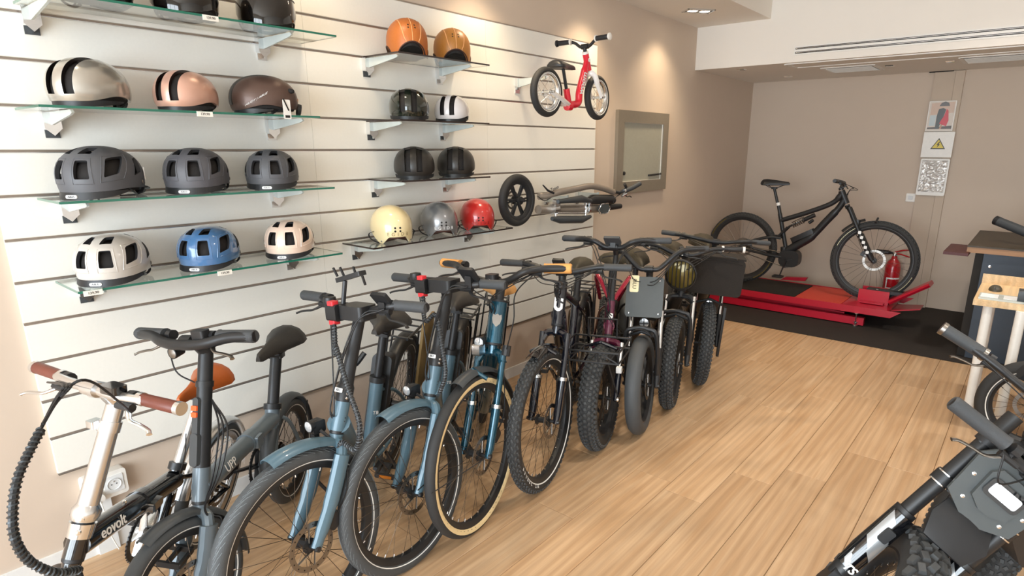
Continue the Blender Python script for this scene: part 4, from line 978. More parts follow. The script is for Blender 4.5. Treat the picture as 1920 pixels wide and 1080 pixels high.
MB(b.S).rbox(b.cl+Vector((.005, .07, .03)), (.035, .055, .03), .008).build('display', M_BLK, b.hb)
saddle(b.t, b.sd+Vector((-.01, 0, .008)), M_SADD, .34, .18)
p0, p1 = b.Hb.lerp(b.Ht, .35), b.bb.lerp(b.stt, .80); d = (p1-p0).normalized()
text('UPP', .045, p0+d*.15+Vector((0, .0335, .010)), d, Vector((0, .93, .36)).cross(d), M_TXT, b.fr, 'print')
x = MB(); x.tube([p0.lerp(p1, .62)-d*.03, p0.lerp(p1, .62)+d*.03], .039, 16); x.rbox(p0.lerp(p1, .62)+Vector((0, .04, 0)), (.05, .012, .05), .006); x.build('frame_hinge', M_GREY, b.fr)
b.crank(.09, M_BLKM, 5, .16, 20); cable(b.hb, [b.gi[-1]+Vector((.03, .02, -.02)), b.st(b.ax(.70, .07, -.05)), b.st(b.ax(.66, .03, -.01))]); 
for i in range(3): cable(b.hb, [b.st(b.ax(.60, -.01, .025)), b.st(b.ax(.52, .03, .11+.02*i)), b.st(b.ax(.38, .06, .13+.015*i)), b.st(b.ax(.26, .03, .06)), b.st(b.ax(.21, .01, .055))], .0032)
lamp = b.lamp(b.cl+Vector((.03, -.05, -.03)), .020, M_BLK, M_STEEL); kickstand(b)

# 3 and 4 the two blue city bicycles
def blue_city(label, P, holder, extra):
    b = Bike('city_bike', label, 'bicycle', dict(D(P), bbf=.58, bbz=.29, stf=.60), GROW)
    b.wheels(tread='sipe', stripe=(M_STRIPE, .70, .76), spokes=32, rim=M_BLK, tyre=M_RUB)
    b.fork(M_BLUE, gap=.06, r=.019); b.frame(M_BLUE, 'step', dr=.04, hr=.026, tr=.027, sr=.0175)
    fender(b.t, b.a, b.R+.028, .072, 74, 122, b.S, M_BLUE, stay=False, n=14); fender(b.t, b.ra, b.Rr+.026, .066, 0, 175, b.I, M_BLKM)
    b.bar(M_BLKM, M_GRIP, r=.0155, gl=.135, gr=.0185, stem='post', stemr=.021, bend=.35)
    x = MB(b.S); x.tube([b.ax(b.Lt+.004), b.ax(b.Lt+.05), b.ax(b.Lt+.062), b.ax(b.Lt+.085)], [.030, .030, .025, .0235], 16); o = x.build('steering_collar', M_BLK, b.sm)
    Xs = b.S.to_3x3(); c_ = b.st(b.ax(b.Lt+.040, .0305)); MBc = MB(b.S); MBc.prism(rrect(.042, .015, .003), b.ax(b.Lt+.038, .0295), (0, 1, 0), b.k, .0015); pp = MBc.build('collar_badge', M_TXT, o)
    text('XK2', .012, b.st(b.ax(b.Lt+.038, .0315)), Xs @ Vector((0, 1, 0)), Xs @ b.k, M_TXD, pp, 'print')
    for q in (.030, .014): MB(b.S).lathe([(0, .003), (.004, .002), (.005, 0)], b.ax(b.Lt+q, .012, .028), (.4, .9, 0), 10).build('collar_bolt', M_CHR, o)
    # phone-sized clamp box with red buttons in the middle of the bar
    c = b.cl; x = MB(b.S); x.rbox(c+Vector((.025, -.055, .0)), (.07, .052, .06), .010); x.rbox(c+Vector((.01, .03, .004)), (.08, .115, .05), .014); bx = x.build('bar_console', M_BLK, b.hb)
    for z in (.034, -.034): MB(b.S).rbox(c+Vector((.045, -.055, z)), (.030, .030, .015), .005).build('red_button', M_RED, bx)
    b.display(.15, .0, .05, (.014, .07, .07), M_BLK, .9)
    if holder:
        x = MB(b.S); x.tube([c+Vector((.02, -.03, .03)), c+Vector((.01, -.02, .11))], .008, 8); x.rbox(c+Vector((.0, .0, .125)), (.035, .13, .016), .004, Matrix.Rotation(.25, 3, 'X'))
        for y, z in ((-.07, .142), (-.035, .145), (.03, .15), (.07, .12)): x.tube([c+Vector((0, y, z-.02)), c+Vector((.012, y*1.05, z+.012))], .005, 6)
        x.build('phone_holder', M_BLK, b.hb)
    x = MB(b.S); x.lathe([(0, .032), (.022, .028), (.025, .012), (.022, 0)], c+Vector((-.01, -.14, .012)), (0, 0, 1), 14); x.build('bell', M_BLK, b.hb)
    b.cables(2, .12, .07)
    e = [b.st(c+Vector((.06, -.04, -.04))), b.st(c+Vector((.09, -.01, -.13)))]
    if extra: path = e+[b.st(b.ax(b.Lt+.18, .10, .03)), b.st(b.ax(b.Lt+.06, .09, .11)), b.st(b.ax(b.Lt-.05, .06, .165)), b.st(b.ax(b.Lt-.14, .03, .14)), b.st(b.ax(b.Lc-.03, .02, .06)), b.st(b.ax(b.Lc-.06, .018, .045))]
    else: path = e+[b.st(b.ax(b.Lt+.2, .07, .02)), b.st(b.ax(b.Lt+.08, .06, .07)), b.st(b.ax(b.Lt-.02, .05, .10)), b.st(b.ax(b.Lt-.10, .03, .07))]
    braided(b.hb, path, .009, M_CABLE, M_DGREY)
    lp = b.ax(b.Lc-.0, .075, -.058); lm = b.lamp(lp, .021, M_BLK); x = MB(b.S); x.rbox(lp+Vector((-.03, .0, -.008)), (.05, .036, .045), .008); x.rbox(lp+Vector((-.02, .0, -.05)), (.02, .022, .036), .004); x.tube([lp+Vector((-.03, .02, -.02)), b.ax(b.Lc-.03, .02)], .006, 6); x.build('lamp_body', M_BLK, lm)
    saddle(b.t, b.sd, M_SADD, .26, .20); b.crank(.08, M_BLKM, 5, .165, 200, reflect=True); kickstand(b)
    # battery behind the seat tube and carrier
    u = (b.stt-b.bb).normalized(); r = Matrix.Rotation(atan2(u.x, u.z), 3, 'Y')
    MB().rbox(b.bb.lerp(b.stt, .62)+Vector((-.075, 0, .03)), (.07, .085, .40), .02, r).build('battery', M_BLK, b.t)
    text('TB', .022, b.bb.lerp(b.stt, .62)+Vector((.024, .016, 0)), (-.55, .8, 0), u, M_TXT, b.fr, 'print')
    rack(b, w_=.075); return b
b3 = blue_city('pale blue e-bike with phone holder and looping cable, third in the row', (1.009, .845, -.915, -.577, .161, .483, .381, .801, .029, .638, .031, .032, .696, .908, 1.1, .35, 1.196, .325, .055), True, True)
b4 = blue_city('blue e-bike with twisted black cable beside the cream tyre bike', (1.021, 1.273, -.896, -.586, .154, .491, .38, .814, .05, .592, .039, .011, .755, .902, 1.1, .35, 1.221, .325, .055), False, False)
x = MB(); x.rbox(b3.ra+Vector((-.02, .11, .30)), (.26, .012, .36), .02); x.build('pannier_board', mat('tan_board', '#8c7448', 0.7), b3.t)
o = MB().tube(smooth_path([b3.sd+Vector((.0, -.10, -.12)), b3.sd+Vector((.03, -.13, -.16)), b3.sd+Vector((.0, -.11, -.21)), b3.sd+Vector((-.03, -.08, -.16))], 5), .012, 8).build('cable_lock', M_BLK, b3.t)
MB().tube([b3.sd+Vector((.03, -.125, -.14)), b3.sd+Vector((.03, -.13, -.165))], .0135, 10).build('lock_band', mat('yellow_band', '#d6c93a', .5), o)

# 5 teal bicycle with cream sidewalls
b = Bike('trekking_bike', 'glossy teal e-bike with cream tyre sidewalls and tan grips', 'bicycle', dict(D((1.051, 1.613, -.838, -.513, .141, .662, .481, .759, .075, .657, .099, .016, .787, .887, 1.1, .35, 1.226, .349, .05)), bbf=.58, bbz=.28, stf=.70), GROW)
b.wheels(tread='slick', stripe=(M_CREAM, .40, .82), spokes=32, rim=M_BLK, tyre=M_RUBD)
b.fork(M_TEAL, 'susp', gap=.062, r=.0165, st=M_TEAL); b.frame(M_TEAL, 'step', dr=.038, hr=.039, tr=.02)
b.rise = .055; b.cl = b.cl+Vector((0, 0, -.015))
b.bar(M_BLKM, M_CORK, r=.0155, gl=.12, gr=.021, stem='quill', stemr=.021, bend=.2, path=[(0, 0, 0), (.05, 0, 0), (.10, -.15, .35), (.16, -.1, .95), (.22, .45, 1.05), (.33, 1, 1)], lb=M_BLK)
x = MB(b.S); x.rbox(b.cl+Vector((.012, 0, .012)), (.05, .05, .045), .012); o = x.build('stem_cap', M_BLKM, b.sm); MB(b.S).lathe([(0, .003), (.008, .002), (.009, 0)], b.cl+Vector((.038, -.004, .010)), (1, 0, 0), 10).build('stem_bolt', M_CHR, o)
fender(b.t, b.a, b.R+.024, .062, 72, 185, b.S, M_DGREY, stay=2); fender(b.t, b.ra, b.Rr+.024, .062, 0, 180, b.I, M_BLK)
m_ = b.Hb.lerp(b.Ht, .55)
sh = [(-.018, .026), (-.010, .022), (0, .028), (.010, .022), (.018, .026), (.021, .008), (.016, -.014), (0, -.030), (-.016, -.014), (-.021, .008)]
MB().prism(sh, m_+b.n*.0365, (0, 1, 0), b.k, .004).build('head_badge', M_STEEL, b.fr, smooth=0)
b.lamp(b.ax(.475, .07, -.035), .024, M_BLK, M_LENS); x = MB(b.S); x.rbox(b.ax(.445, .065, -.035), (.05, .036, .05), .008); x.build('lamp_mount', M_ALU, b.t)
MB(b.S).tube([b.ax(.43, .018, .075), b.ax(.475, .015, .075)], .019, 10).build('fork_lockout', M_BLK, b.fk)
saddle(b.t, b.sd, M_TAN, .27, .21); b.crank(.085, M_BLKM); b.cables(2); rack(b); kickstand(b)
cable(b.hb, [b.gi[1]+Vector((.03, -.03, -.01)), b.st(b.ax(.70, .08, .12)), b.st(b.ax(.58, .09, .13)), b.st(b.ax(.44, .02, .075))], .003)

# 6 dark mountain style bicycle with the U on its head tube
b = Bike('mountain_bike', 'dark navy e-bike with a white U on the head tube and knobbly tyres', 'bicycle', dict(D((1.078, 2.08, -1.10, -.22, .04, .674, .47, .731, .02, .703, .03, .028, .87, .93, 1.1, .35, 1.209, .344, .06)), bbf=.58, bbz=.30, stf=.72), GROW)
b.wheels(tread='knob', stripe=(M_STRIPE, .72, .80), spokes=32, rim=M_BLK, tyre=M_RUBD)
b.fork(M_NAVY, 'susp', gap=.066, r=.018, st=M_NAVY); b.frame(M_NAVY, 'diamond', dr=.038, hr=.030, tr=.022)
b.bar(M_BLKM, M_GRIP, r=.0155, gl=.135, gr=.0175, stem='quill', stemr=.019, bend=.3); b.display(.0, .03, .045, (.014, .06, .06), M_BLK, 1.0)
fender(b.t, b.a, b.R+.024, .068, 74, 112, b.S, M_GLB, stay=False); fender(b.t, b.ra, b.Rr+.026, .068, 10, 170, b.I, M_BLK)
m_ = b.Hb.lerp(b.Ht, .48)+b.n*.0302; ub = MB()
ub.prism([(-.022, .034), (-.010, .030), (-.010, -.010), (-.002, -.020), (-.002, -.036), (-.014, -.030), (-.022, -.018)], m_, (0, 1, 0), b.k, .0015)
ub.prism([(-.002, -.020), (.006, -.020), (.010, -.012), (.010, .006), (.022, .002), (.022, -.022), (.010, -.034), (-.002, -.036)], m_, (0, 1, 0), b.k, .0015); ub.prism([(.010, .016), (.022, .012), (.022, .028), (.010, .030)], m_, (0, 1, 0), b.k, .0015)
ub.build('letter', M_TXT, b.fr, smooth=0, label='white letter U')
saddle(b.t, b.sd, M_SADG, .28, .17); b.crank(.08); b.cables(3, .12, .11); rack(b); kickstand(b)
X = b.S @ Matrix.Translation(b.a)
for i, ch in enumerate('MT CRUISE'):
    a = radians(-62+i*5.2); rr = b.R-b.tw*.62; p = Vector((cos(a)*rr, 0, sin(a)*rr)); y = b.tw/2*.965
    if ch != ' ': text(ch, .020, X @ (p+Vector((0, y, 0))), X.to_3x3() @ Vector((sin(a), 0, -cos(a))), X.to_3x3() @ Vector((cos(a), .25, sin(a))), M_TXT, b.fwheel, 'print')

# 7 plum fat tyre bicycle with front rack
b = Bike('fat_bike', 'plum fat tyre e-bike with wire front rack', 'bicycle', dict(D((1.063, 2.591, -.993, -.28, .073, .541, .353, .84, .065, .627, .038, .037, .787, .903, 1.15, .285, 1.198, .287, .1)), bbf=.60, bbz=.30, stf=.60), GROW)
b.wheels(tread='fat', spokes=24, rim=M_BLK, tyre=M_RUBD)
b.fork(M_PLUM, 'susp', gap=.085, r=.016, st=M_CHR, low=M_NAVY); b.frame(M_PLUM, 'diamond', dr=.032, hr=.023, tr=.02)
for y in (-1, 1): MB().tube(smooth_path([b.Hb.lerp(b.Ht, .95), b.Hb.lerp(b.Ht, .95).lerp(b.stt, .35)+Vector((0, y*.10, .16)), b.stt+Vector((0, y*.06, .0))], 5), .013, 10).build('top_tube', M_CRIM, b.fr)
b.bar(M_BLKM, M_GRIP, r=.0145, gl=.135, gr=.0175, stem='post', stemr=.0145, bend=.2, path=[(0, 0, 0), (.05, -.1, 0), (.11, -.3, .9), (.17, .3, 1.1), (.22, .7, 1.0), (.314, 1, 1)]); b.display(0, .03, .04, (.014, .09, .07), M_DGREY, .7)
b.cables(3, .1, .12); saddle(b.t, b.sd, M_SADG, .27, .2); b.crank(.08); rack(b, w_=.09); kickstand(b)
MB().prism(rrect(.03, .03, .008), b.Hb.lerp(b.Ht, .55)+b.n*.022, (0, 1, 0), b.k, .002).build('head_badge', M_TXT, b.fr)
rk = MB(b.S); z0 = b.R+.335; x0, x1, yw = .0, .22, .155
def rail(pts, r=.0055, closed=False): rk.tube([b.a+Vector((p[0], p[1], p[2]-b.R)) for p in pts], r, 6, closed=closed)
for z in (z0, z0-.055): rail([(x0-.05, -yw, z), (x1, -yw, z), (x1, yw, z), (x0-.05, yw, z)], .0058, True)
for y in (-yw, -.05, .05, yw): rail([(x1, y, z0), (x1, y, z0-.055)], .004)
for y in (-.1, 0, .1): rail([(x0-.05, y, z0-.055), (x1, y, z0-.055)], .004)
rail([(x1, -yw, z0-.055), (x1, -.05, z0)], .004); rail([(x1, yw, z0-.055), (x1, .05, z0)], .004)
rail([(x0-.05, -.08, z0), (x0-.05, -.08, z0+.10), (x0-.05, .08, z0+.10), (x0-.05, .08, z0)], .0055)
rk.tube([b.a+Vector((x1-.06, -.08, z0-b.R-.055)), b.ax(.02, .04, -.095)], .004, 6); rk.tube([b.a+Vector((x1-.06, .08, z0-b.R-.055)), b.ax(.02, .04, .095)], .004, 6); rk.build('front_rack', M_BLKM, b.t)
MB(b.S).rbox(b.ax(.16, .06, .095), (.03, .028, .034), .004).build('side_reflector', M_TXT, b.fk)
MB(b.S).lathe([(0, .01), (.012, .009), (.014, 0)], b.a+Vector((0, .096, 0)), (0, 1, 0), 12).build('axle_cap', M_CHR, b.fk)

# 8 fat bicycle with the dark number plate
def fat_bike(label, P, tread, bars, low=M_BLKM, st=M_CHR, gap=.088, **kw):
    b = Bike('fat_bike', label, 'bicycle', dict(D(P), bbf=.60, bbz=.31, stf=.55), GROW)
    b.wheels(tread=tread, cast=0 if tread != 'rib' else 5, spokes=24, rim=M_BLK, tyre=M_RUBD if tread != 'rib' else M_RUB)
    b.fork(M_BLKM, 'susp', gap=gap, r=.0165, st=st, low=low); b.frame(M_BLKM, 'diamond', dr=.04, hr=.026, tr=.026)
    b.bar(M_BLKM, kw.get('grip', M_GRIP), r=.0145, gl=.13, gr=.0175, stem='quill', stemr=.02, path=bars, end=kw.get('end')); b.cables(3, .1, .13)
    saddle(b.t, b.sd+Vector((0, 0, -.03)), M_SADG, .42, .24); b.crank(.08); kickstand(b)
    MB().rbox(b.bb.lerp(b.Ht, .5)+Vector((-.06, 0, .05)), (.30, .10, .16), .03, Matrix.Rotation(.6, 3, 'Y')).build('battery', M_BLK, b.t)
    return b
moto = [(0, 0, 0), (.05, 0, .0), (.09, .1, .25), (.16, .3, .85), (.22, .6, 1), (.33, 1, 1)]
b = fat_bike('black fat tyre e-bike with a dark blank plate and cream card', (1.144, 2.889, -.894, -.36, .09, .62, .48, .682, .035, .66, .12, .108, .8, .90, 1.15, .285, 1.198, .289, .088), 'rib', moto)
pc = b.ax(.50, .125); pl = MB(b.S); pl.prism(rrect(.215, .235, .02, 4), pc, (0, 1, 0), b.k, .004); o = pl.build('plate', M_PLATE, b.t)
for y in (-.085, .085):
    for q in (-.095, .095): MB(b.S).lathe([(0, .003), (.004, .0025), (.005, 0)], pc+Vector((0, y, 0))+b.k*q+b.n*.004, b.n, 10).build('plate_screw', M_CHR, o)
Xs = b.S.to_3x3(); pcc = pc+Vector((0, -.062, 0))+b.k*.075+b.n*.006
MB(b.S).prism(rrect(.052, .098, .008, 3), pcc, (0, 1, 0), b.k, .0015).build('tied_card', M_CARD, o)
text('JBLU', .030, b.st(pcc+b.n*.0022), Xs @ -b.k, Xs @ Vector((0, 1, 0)), mat('card_ink', '#6a6248', .6), o, 'print', bold=.0004)
b.lamp(b.ax(.355, .075), .030, M_BLK, M_LENS, cross=True); MB(b.S).rbox(b.ax(.305, .07), (.01, .036, .03), .004).build('white_reflector', M_TXT, b.t)
fender(b.t, b.a, b.R+.045, .13, 84, 96, b.S, M_BLKM, stay=False, n=4)
MB(b.S).tube(smooth_path([b.ax(.05, .03, -.088), b.a+Vector((.0, -.09, .29)), b.a+Vector((.0, -.04, .335)), b.a+Vector((0, .04, .335)), b.a+Vector((0, .09, .29)), b.ax(.05, .03, .088)], 6), .013, 8).build('brake_arch', M_BLKM, b.fk)

# 9 fat bicycle with the big caged headlight
b = fat_bike('black fat tyre e-bike with big round caged headlight', (1.107, 3.328, -.973, -.275, .11, .62, .48, .706, .037, .72, .07, .045, .8, .90, 1.15, .285, 1.202, .291, .085), 'fat', moto, grip=M_BLK, end=M_WHT)
hc = b.ax(.555, .13); o = MB(b.S).lathe([(0, -.10), (.06, -.085), (.095, -.03), (.10, .012), (.094, .016), (.088, .006)], hc, (1, 0, -.08), 28).build('headlight', M_BLK, b.t)
MB(b.S).lathe([(.09, .0), (.06, .012), (0, .016)], hc, (1, 0, -.08), 28).build('lens', M_YEL, o)
g = MB(b.S)
for i in range(7): y = -.075+.025*i; hh = sqrt(max(0, .09**2-y*y)); g.tube([hc+Vector((.018, y, -hh)), hc+Vector((.026, y, 0)), hc+Vector((.018, y, hh))], .0035, 5)
g.build('lamp_grille', M_BLK, o)
MB(b.S).tube(smooth_path([b.ax(.05, .03, -.088), b.a+Vector((.0, -.09, .29)), b.a+Vector((.0, -.04, .335)), b.a+Vector((0, .04, .335)), b.a+Vector((0, .09, .29)), b.ax(.05, .03, .088)], 6), .013, 8).build('brake_arch', M_BLKM, b.fk)
text('FB', .05, b.st(b.cl+Vector((.03, -.02, .01))), b.S.to_3x3() @ Vector((0, 1, .3)), b.S.to_3x3() @ Vector((-.3, -.3, 1)), M_TXT, b.sm, 'print')

# 10 fat bicycle with the black front bag
b = fat_bike('black fat tyre e-bike with square front bag, last of the row', (1.083, 3.825, -1.03, -.06, .10, .62, .48, .729, .036, .766, .074, .02, .8, .90, 1.15, .285, 1.201, .291, .084), 'fat', [(0, 0, 0), (.05, 0, 0), (.12, -.1, .6), (.2, .2, 1), (.27, .7, 1), (.383, 1, 1)])
bc = b.ax(.47, .20); o = MB(b.S).rbox(bc, (.22, .36, .25), .03).build('handlebar_bag', M_FAB, b.t)
f = MB(b.S); f.tube(smooth_path([bc+Vector((.112, -.16, .10)), bc+Vector((.113, 0, .115)), bc+Vector((.112, .16, .10))], 4), .004, 5); f.rbox(bc+Vector((0, 0, .128)), (.225, .365, .012), .02); f.build('bag_lid', M_FAB, o)
b.lamp(b.ax(.27, .12, .0), .028, M_BLK, M_LENS, cross=True); MB(b.S).rbox(b.ax(.215, .11), (.008, .045, .024), .003).build('white_reflector', M_TXT, b.t)
for y in (-1, 1): MB(b.S).rbox(b.a+Vector((.0, y*.105, .10)), (.05, .016, .36), .01).build('fork_guard', M_BLKM, b.fk)

# ---------------------------------------------------------------- mountain bike on the red lift
LZ = 0.19
b = Bike('mountain_bike', 'black full suspension mountain bike standing on the red lift', 'bicycle', dict(D((1.64, 6.40, 0.0, .16, 0.0, .735, .60, .775, .035, .76, .05, .03, 1.0, 1.06, 1.285, .372, 1.118, .376, .062)), bbf=.655, bbz=.335, oz=LZ+.006))
b.wheels(tread='knob', stripe=None, spokes=28, rim=M_BLK, tyre=M_RUBD, sp=M_STEEL, rotR=.10)
for wl_, c in ((b.fwheel, b.a), (b.rwheel, b.ra)):
    X = (b.S if wl_ is b.fwheel else b.I) @ Matrix.Translation(c)
    for a0, a1 in ((20, 62), (200, 238)):
        for s_ in (-1, 1): MB(X).lathe([(.376-.022, s_*.0305), (.376-.036, s_*.0300)], (0, 0, 0), (0, 1, 0), 12, a0=radians(a0), a1=radians(a1)).build('yellow_label', M_YEL, wl_)
b.fork(M_BLKM, 'susp', gap=.066, r=.020, st=M_BLKM, low=M_BLKM)
x = MB(b.S); x.tube([b.ax(.30, .022, -.0885), b.ax(.10, .030, -.0885)], .004, 4, flat=.2)
for q in (.10, .15, .20, .25, .30): x.rbox(b.ax(q, .024, -.0905), (.028, .002, .028), .008)
x.build('fork_graphic', M_TXT, b.fk)
b.bb = at(1477, 487, 1, 6.4)-Vector((1.64, 6.40, LZ+.006)); u = (b.sd-b.bb).normalized(); f = MB(); hm = b.Hb.lerp(b.Ht, .5); Q = lambda px, py: at(px, py, 1, 6.4)-Vector((1.64, 6.40, LZ+.006))
f.tube([b.Hb, b.Ht], .030, 16)
f.tube(smooth_path([b.Hb.lerp(b.Ht, .35), Q(1572, 391), Q(1549, 415), Q(1522, 443), Q(1498, 458), Q(1476, 470)], 6), [.030]*8+[.036]*10+[.042]*13, 14)
tj = Q(1471, 412)
tj = b.bb+u*((tj-b.bb).dot(u)); f.tube(smooth_path([b.Ht-b.k*.03, Q(1560, 381), Q(1515, 398), tj], 6), [.030]*4+[.024]*15, 12)
tj = b.bb+u*((tj-b.bb).dot(u)); f.tube([tj+u*.07, b.bb+u*.08], .021, 12); f.tube(smooth_path([b.bb+Vector((-.05, 0, .13)), b.bb+Vector((-.04, 0, .06)), b.bb], 5), .036, 12)
f.rbox(b.bb+Vector((.02, 0, .02)), (.20, .11, .17), .06); fr = f.build('frame', M_BLKM, b.t)
MB().rbox(Q(1508, 452)+Vector((-.02, 0, .055)), (.24, .07, .05), .018, Matrix.Rotation(-.52, 3, 'Y')).build('battery', M_BLK, fr)
s0, s1 = Q(1479, 425), Q(1528, 403); sh = MB(); sh.tube([s0, s1], .010, 10); sh.tube([s0.lerp(s1, .55), s1], .021, 12); sh.tube([s0.lerp(s1, .72)+Vector((.02, 0, -.045)), s1+Vector((-.01, 0, -.05))], .016, 10)
sp = []
for i in range(97): a = 2*pi*i/16; q = s0.lerp(s1, .14+.46*i/96); sp.append(q+Vector((-.35*cos(a)*.028, sin(a)*.028, cos(a)*.028)))
sh.tube(sp, .0045, 5, 1); sh.build('shock', [M_BLK, M_STEEL], b.t)
rs = MB()
for y in (-1, 1):
    rs.tube(smooth_path([b.bb+Vector((-.05, y*.04, .03)), b.bb.lerp(b.ra, .45)+Vector((0, y*.065, .01)), b.ra+Vector((0, y*.075, 0))], 5), [.022]*6+[.016]*5, 10, flat=.8)
    rs.tube(smooth_path([b.bb+Vector((-.08, y*.035, .22)), b.bb.lerp(b.ra, .40)+Vector((0, y*.06, .19)), b.ra+Vector((.05, y*.072, .06)), b.ra+Vector((0, y*.075, 0))], 5), .013, 10)
    rs.tube([s0+Vector((0, y*.03, 0)), b.bb+Vector((-.12, y*.04, .225))], .012, 8)
rs.build('swingarm', M_BLKM, b.t)
pt = MB(); pt.tube([tj+u*.05, b.sd-Vector((0, 0, .05))], .0145, 12); pt.tube([tj+u*.05, tj+u*.16], .018, 12); pt.tube([tj+u*.155, tj+u*.185], .0195, 12, 1); pt.build('seat_post', [M_BLKM, M_TXT], b.t)
saddle(b.t, b.sd, M_BLK, .27, .145)
b.bar(M_BLKM, M_BLK, r=.016, gl=.135, gr=.0175, stem='quill', stemr=.020, bend=.3); b.crank(.075, M_STEEL, 3, .165, 255); b.cables(2, .1, .12)
fender(b.t, b.a, b.R+.03, .075, 108, 140, b.S, M_BLKM, stay=False, n=8); MB(b.S).rbox(b.ax(.40, .03), (.05, .10, .045), .012).build('fork_bridge', M_BLKM, b.fk)

M_LIFT = mat('red_lift_paint', '#b80f2c', 0.38, coat=.3); M_LIFTB = mat('orange_red_pad', '#c8402e', 0.6, bump=.3, scale=150)
t = thing('bike_lift', 'red scissor lift platform carrying the black mountain bike', 'bike lift', (1.0, 6.38, 0.0075))
hy = .345; zt = LZ-.0065; X0, X1 = -.95, .88
m = MB(); m.box(((X0+X1)/2, 0, zt-.012), (X1-X0, 2*hy, .018))
m.build('platform', M_LIFT, t, smooth=0)
for y in (-1, 1): MB().prism([(X0, -.062), (X1+.02, -.062), (X1+.10, .0), (X0, .0)], (0, y*hy+(.004 if y > 0 else .0), zt+.004), (1, 0, 0), (0, 0, 1), .008).build('side_rail', M_LIFT, t, smooth=0)
MB().box((-.45, 0, zt-.001), (1.0, 2*hy-.06, .006)).build('rubber_pad', M_DARK, t, smooth=0, label='black rubber pad')
MB().box((.27, 0, zt-.001), (.42, 2*hy-.06, .005)).build('floor_pad', M_LIFTB, t, smooth=0, label='orange red floor pad')
for y in (-.085, .085): MB().box((.70, y, zt+.055), (.26, .012, .13)).box((.70, y*1.5, zt+.010), (.20, .07, .012)).build('wheel_clamp', M_LIFT, t, smooth=0)
MB().box((.80, -.02, zt+.11), (.34, .10, .03)).build('clamp_pad', M_BLK, t, smooth=0)
MB().box((.72, -.06, .335-.03), (.02, .02, .02)).build('clamp_pin', M_STEEL, t, smooth=0)
pf = [(-.10, 0), (.10, 0), (.115, .02), (.095, .035), (-.095, .035), (-.115, .02)]
ra_ = Matrix.Rotation(-.62, 3, 'Y'); dv = ra_ @ Vector((1, 0, 0)); nv = ra_ @ Vector((0, 0, 1))
MB().prism([(-a, c) for a, c in pf], Vector((.86, -.10, zt+.03)), Vector((0, 1, 0)), -nv if False else nv, .36).build('wheel_stop', M_LIFT, t)
MB().prism([(0, -.15), (.22, -.10), (.22, .10), (0, .15)], (X1+.0, -.05, zt-.03), (1, 0, .18), (0, 1, 0), .008).build('ramp_tip', M_LIFT, t, smooth=0)
MB().prism([(0, 0), (.26, .02), (.28, .06), (.05, .035)], (-.30, hy+.03, zt+.015), (1, 0, 0), (0, 0, 1), .05).build('lock_pedal', M_LIFT, t, smooth=0)
for y in (-.30, .30): MB().box((-.12, y, .045), (1.62, .06, .07)).build('base_rail', M_LIFT, t, smooth=0)
for y in (-.24, .24):
    for s_ in (-1, 1): MB().box((-.15, y+s_*.012, .10), (1.3, .014, .045), Matrix.Rotation(s_*.055, 3, 'Y')).build('scissor_arm', M_LIFT, t, smooth=0)
for x, y in ((.63, -.36), (-.85, -.36), (.63, .36), (-.85, .36)):
    k = MB(); k.tube([(x, y, .0), (x, y, .125)], .006, 8); k.tube([(x, y, .122), (x, y, .130)], .022, 10); k.tube([(x, y, .0), (x, y, .012)], .020, 10); k.tube([(x, y, .028), (x, y, .038)], .012, 6); k.box((x, y+.025, .04), (.03, .05, .01)); k.build('levelling_foot', M_CHR, t)

# ---------------------------------------------------------------- little red balance bike on a peg
b = Bike('balance_bike', 'small red balance bike with white fork hung high on the slatwall', 'bicycle', dict(D((.285, 3.655, 1.571, .06, .0, .30, .195, .345, .01, .40, .03, .035, .40, .30, .56,   .148, 1.20, .148, .044)), bbf=.62, bbz=.09, oz=1.795))
b.wheels(tread='slick', stripe=(M_WHT, .72, .80), spokes=16, rim=M_ALU, rotor=False, sp=M_CHR, tyre=M_RUBD, hub=.011, rimd=.014, hubm=M_ALU)
M_WFR = mat('white_frame', '#f1eeea', .25, coat=.6); M_RFR = mat('red_frame', '#e01030', .28, coat=.7)
fk = MB(b.S); fk.tube(smooth_path([b.ax(.19), b.ax(.165, .0)], 3), .020, 12)
for y in (-1, 1): fk.tube(smooth_path([b.ax(.18, 0, y*.006), b.ax(.155, .012, y*.034), b.ax(.08, .02, y*.038), b.ax(0, .044, y*.040)], 5), [.018]*4+[.015]*6+[.011]*6, 10, flat=1.2)
b.fk = fk.build('fork', M_WFR, b.t)
u = Vector((-.28, 0, 1)).normalized(); bb = Vector((-.33, 0, .085)); f = MB()
f.tube([b.Hb, b.Ht], .021, 14); f.tube(smooth_path([b.Hb.lerp(b.Ht, .6), b.Hb+Vector((-.055, 0, -.03)), b.Hb+Vector((-.10, 0, -.14)), bb+Vector((.10, 0, .015)), bb], 6), [.019]*4+[.024]*21, 14)
f.tube([bb, bb+u*.10], .021, 12); f.tube([bb+Vector((.02, 0, -.01)), bb+Vector((-.02, 0, -.01))], .028, 10); fr = f.build('frame', M_RFR, b.t)
g = MB()
for y in (-1, 1): g.tube(smooth_path([bb+Vector((-.01, y*.01, .0)), bb+Vector((-.08, y*.03, .015)), b.ra+Vector((0, y*.045, 0))], 4), .014, 10)
g.build('chainstay', M_WFR, b.t)
MB().tube([b.Ht, b.Ht+b.k*.016], .021, 14).build('head_ring', M_WFR, b.t)
MB().tube([bb+u*.09, b.sd+Vector((0, 0, .022))], .011, 10).build('seat_post', M_BLKM, b.t); saddle(b.t, b.sd+Vector((.01, 0, .01)), M_BLK, .22, .14, rail=False)
b.bar(M_BLK, M_BLK, r=.010, gl=.10, gr=.0155, stem='quill', stemr=.012, bend=.2, end=None, levers=False, path=[(0, 0, 0), (.035, 0, 0), (.07, .1, .7), (.10, .3, 1.0), (.12, .6, 1), (.20, 1, 1)])
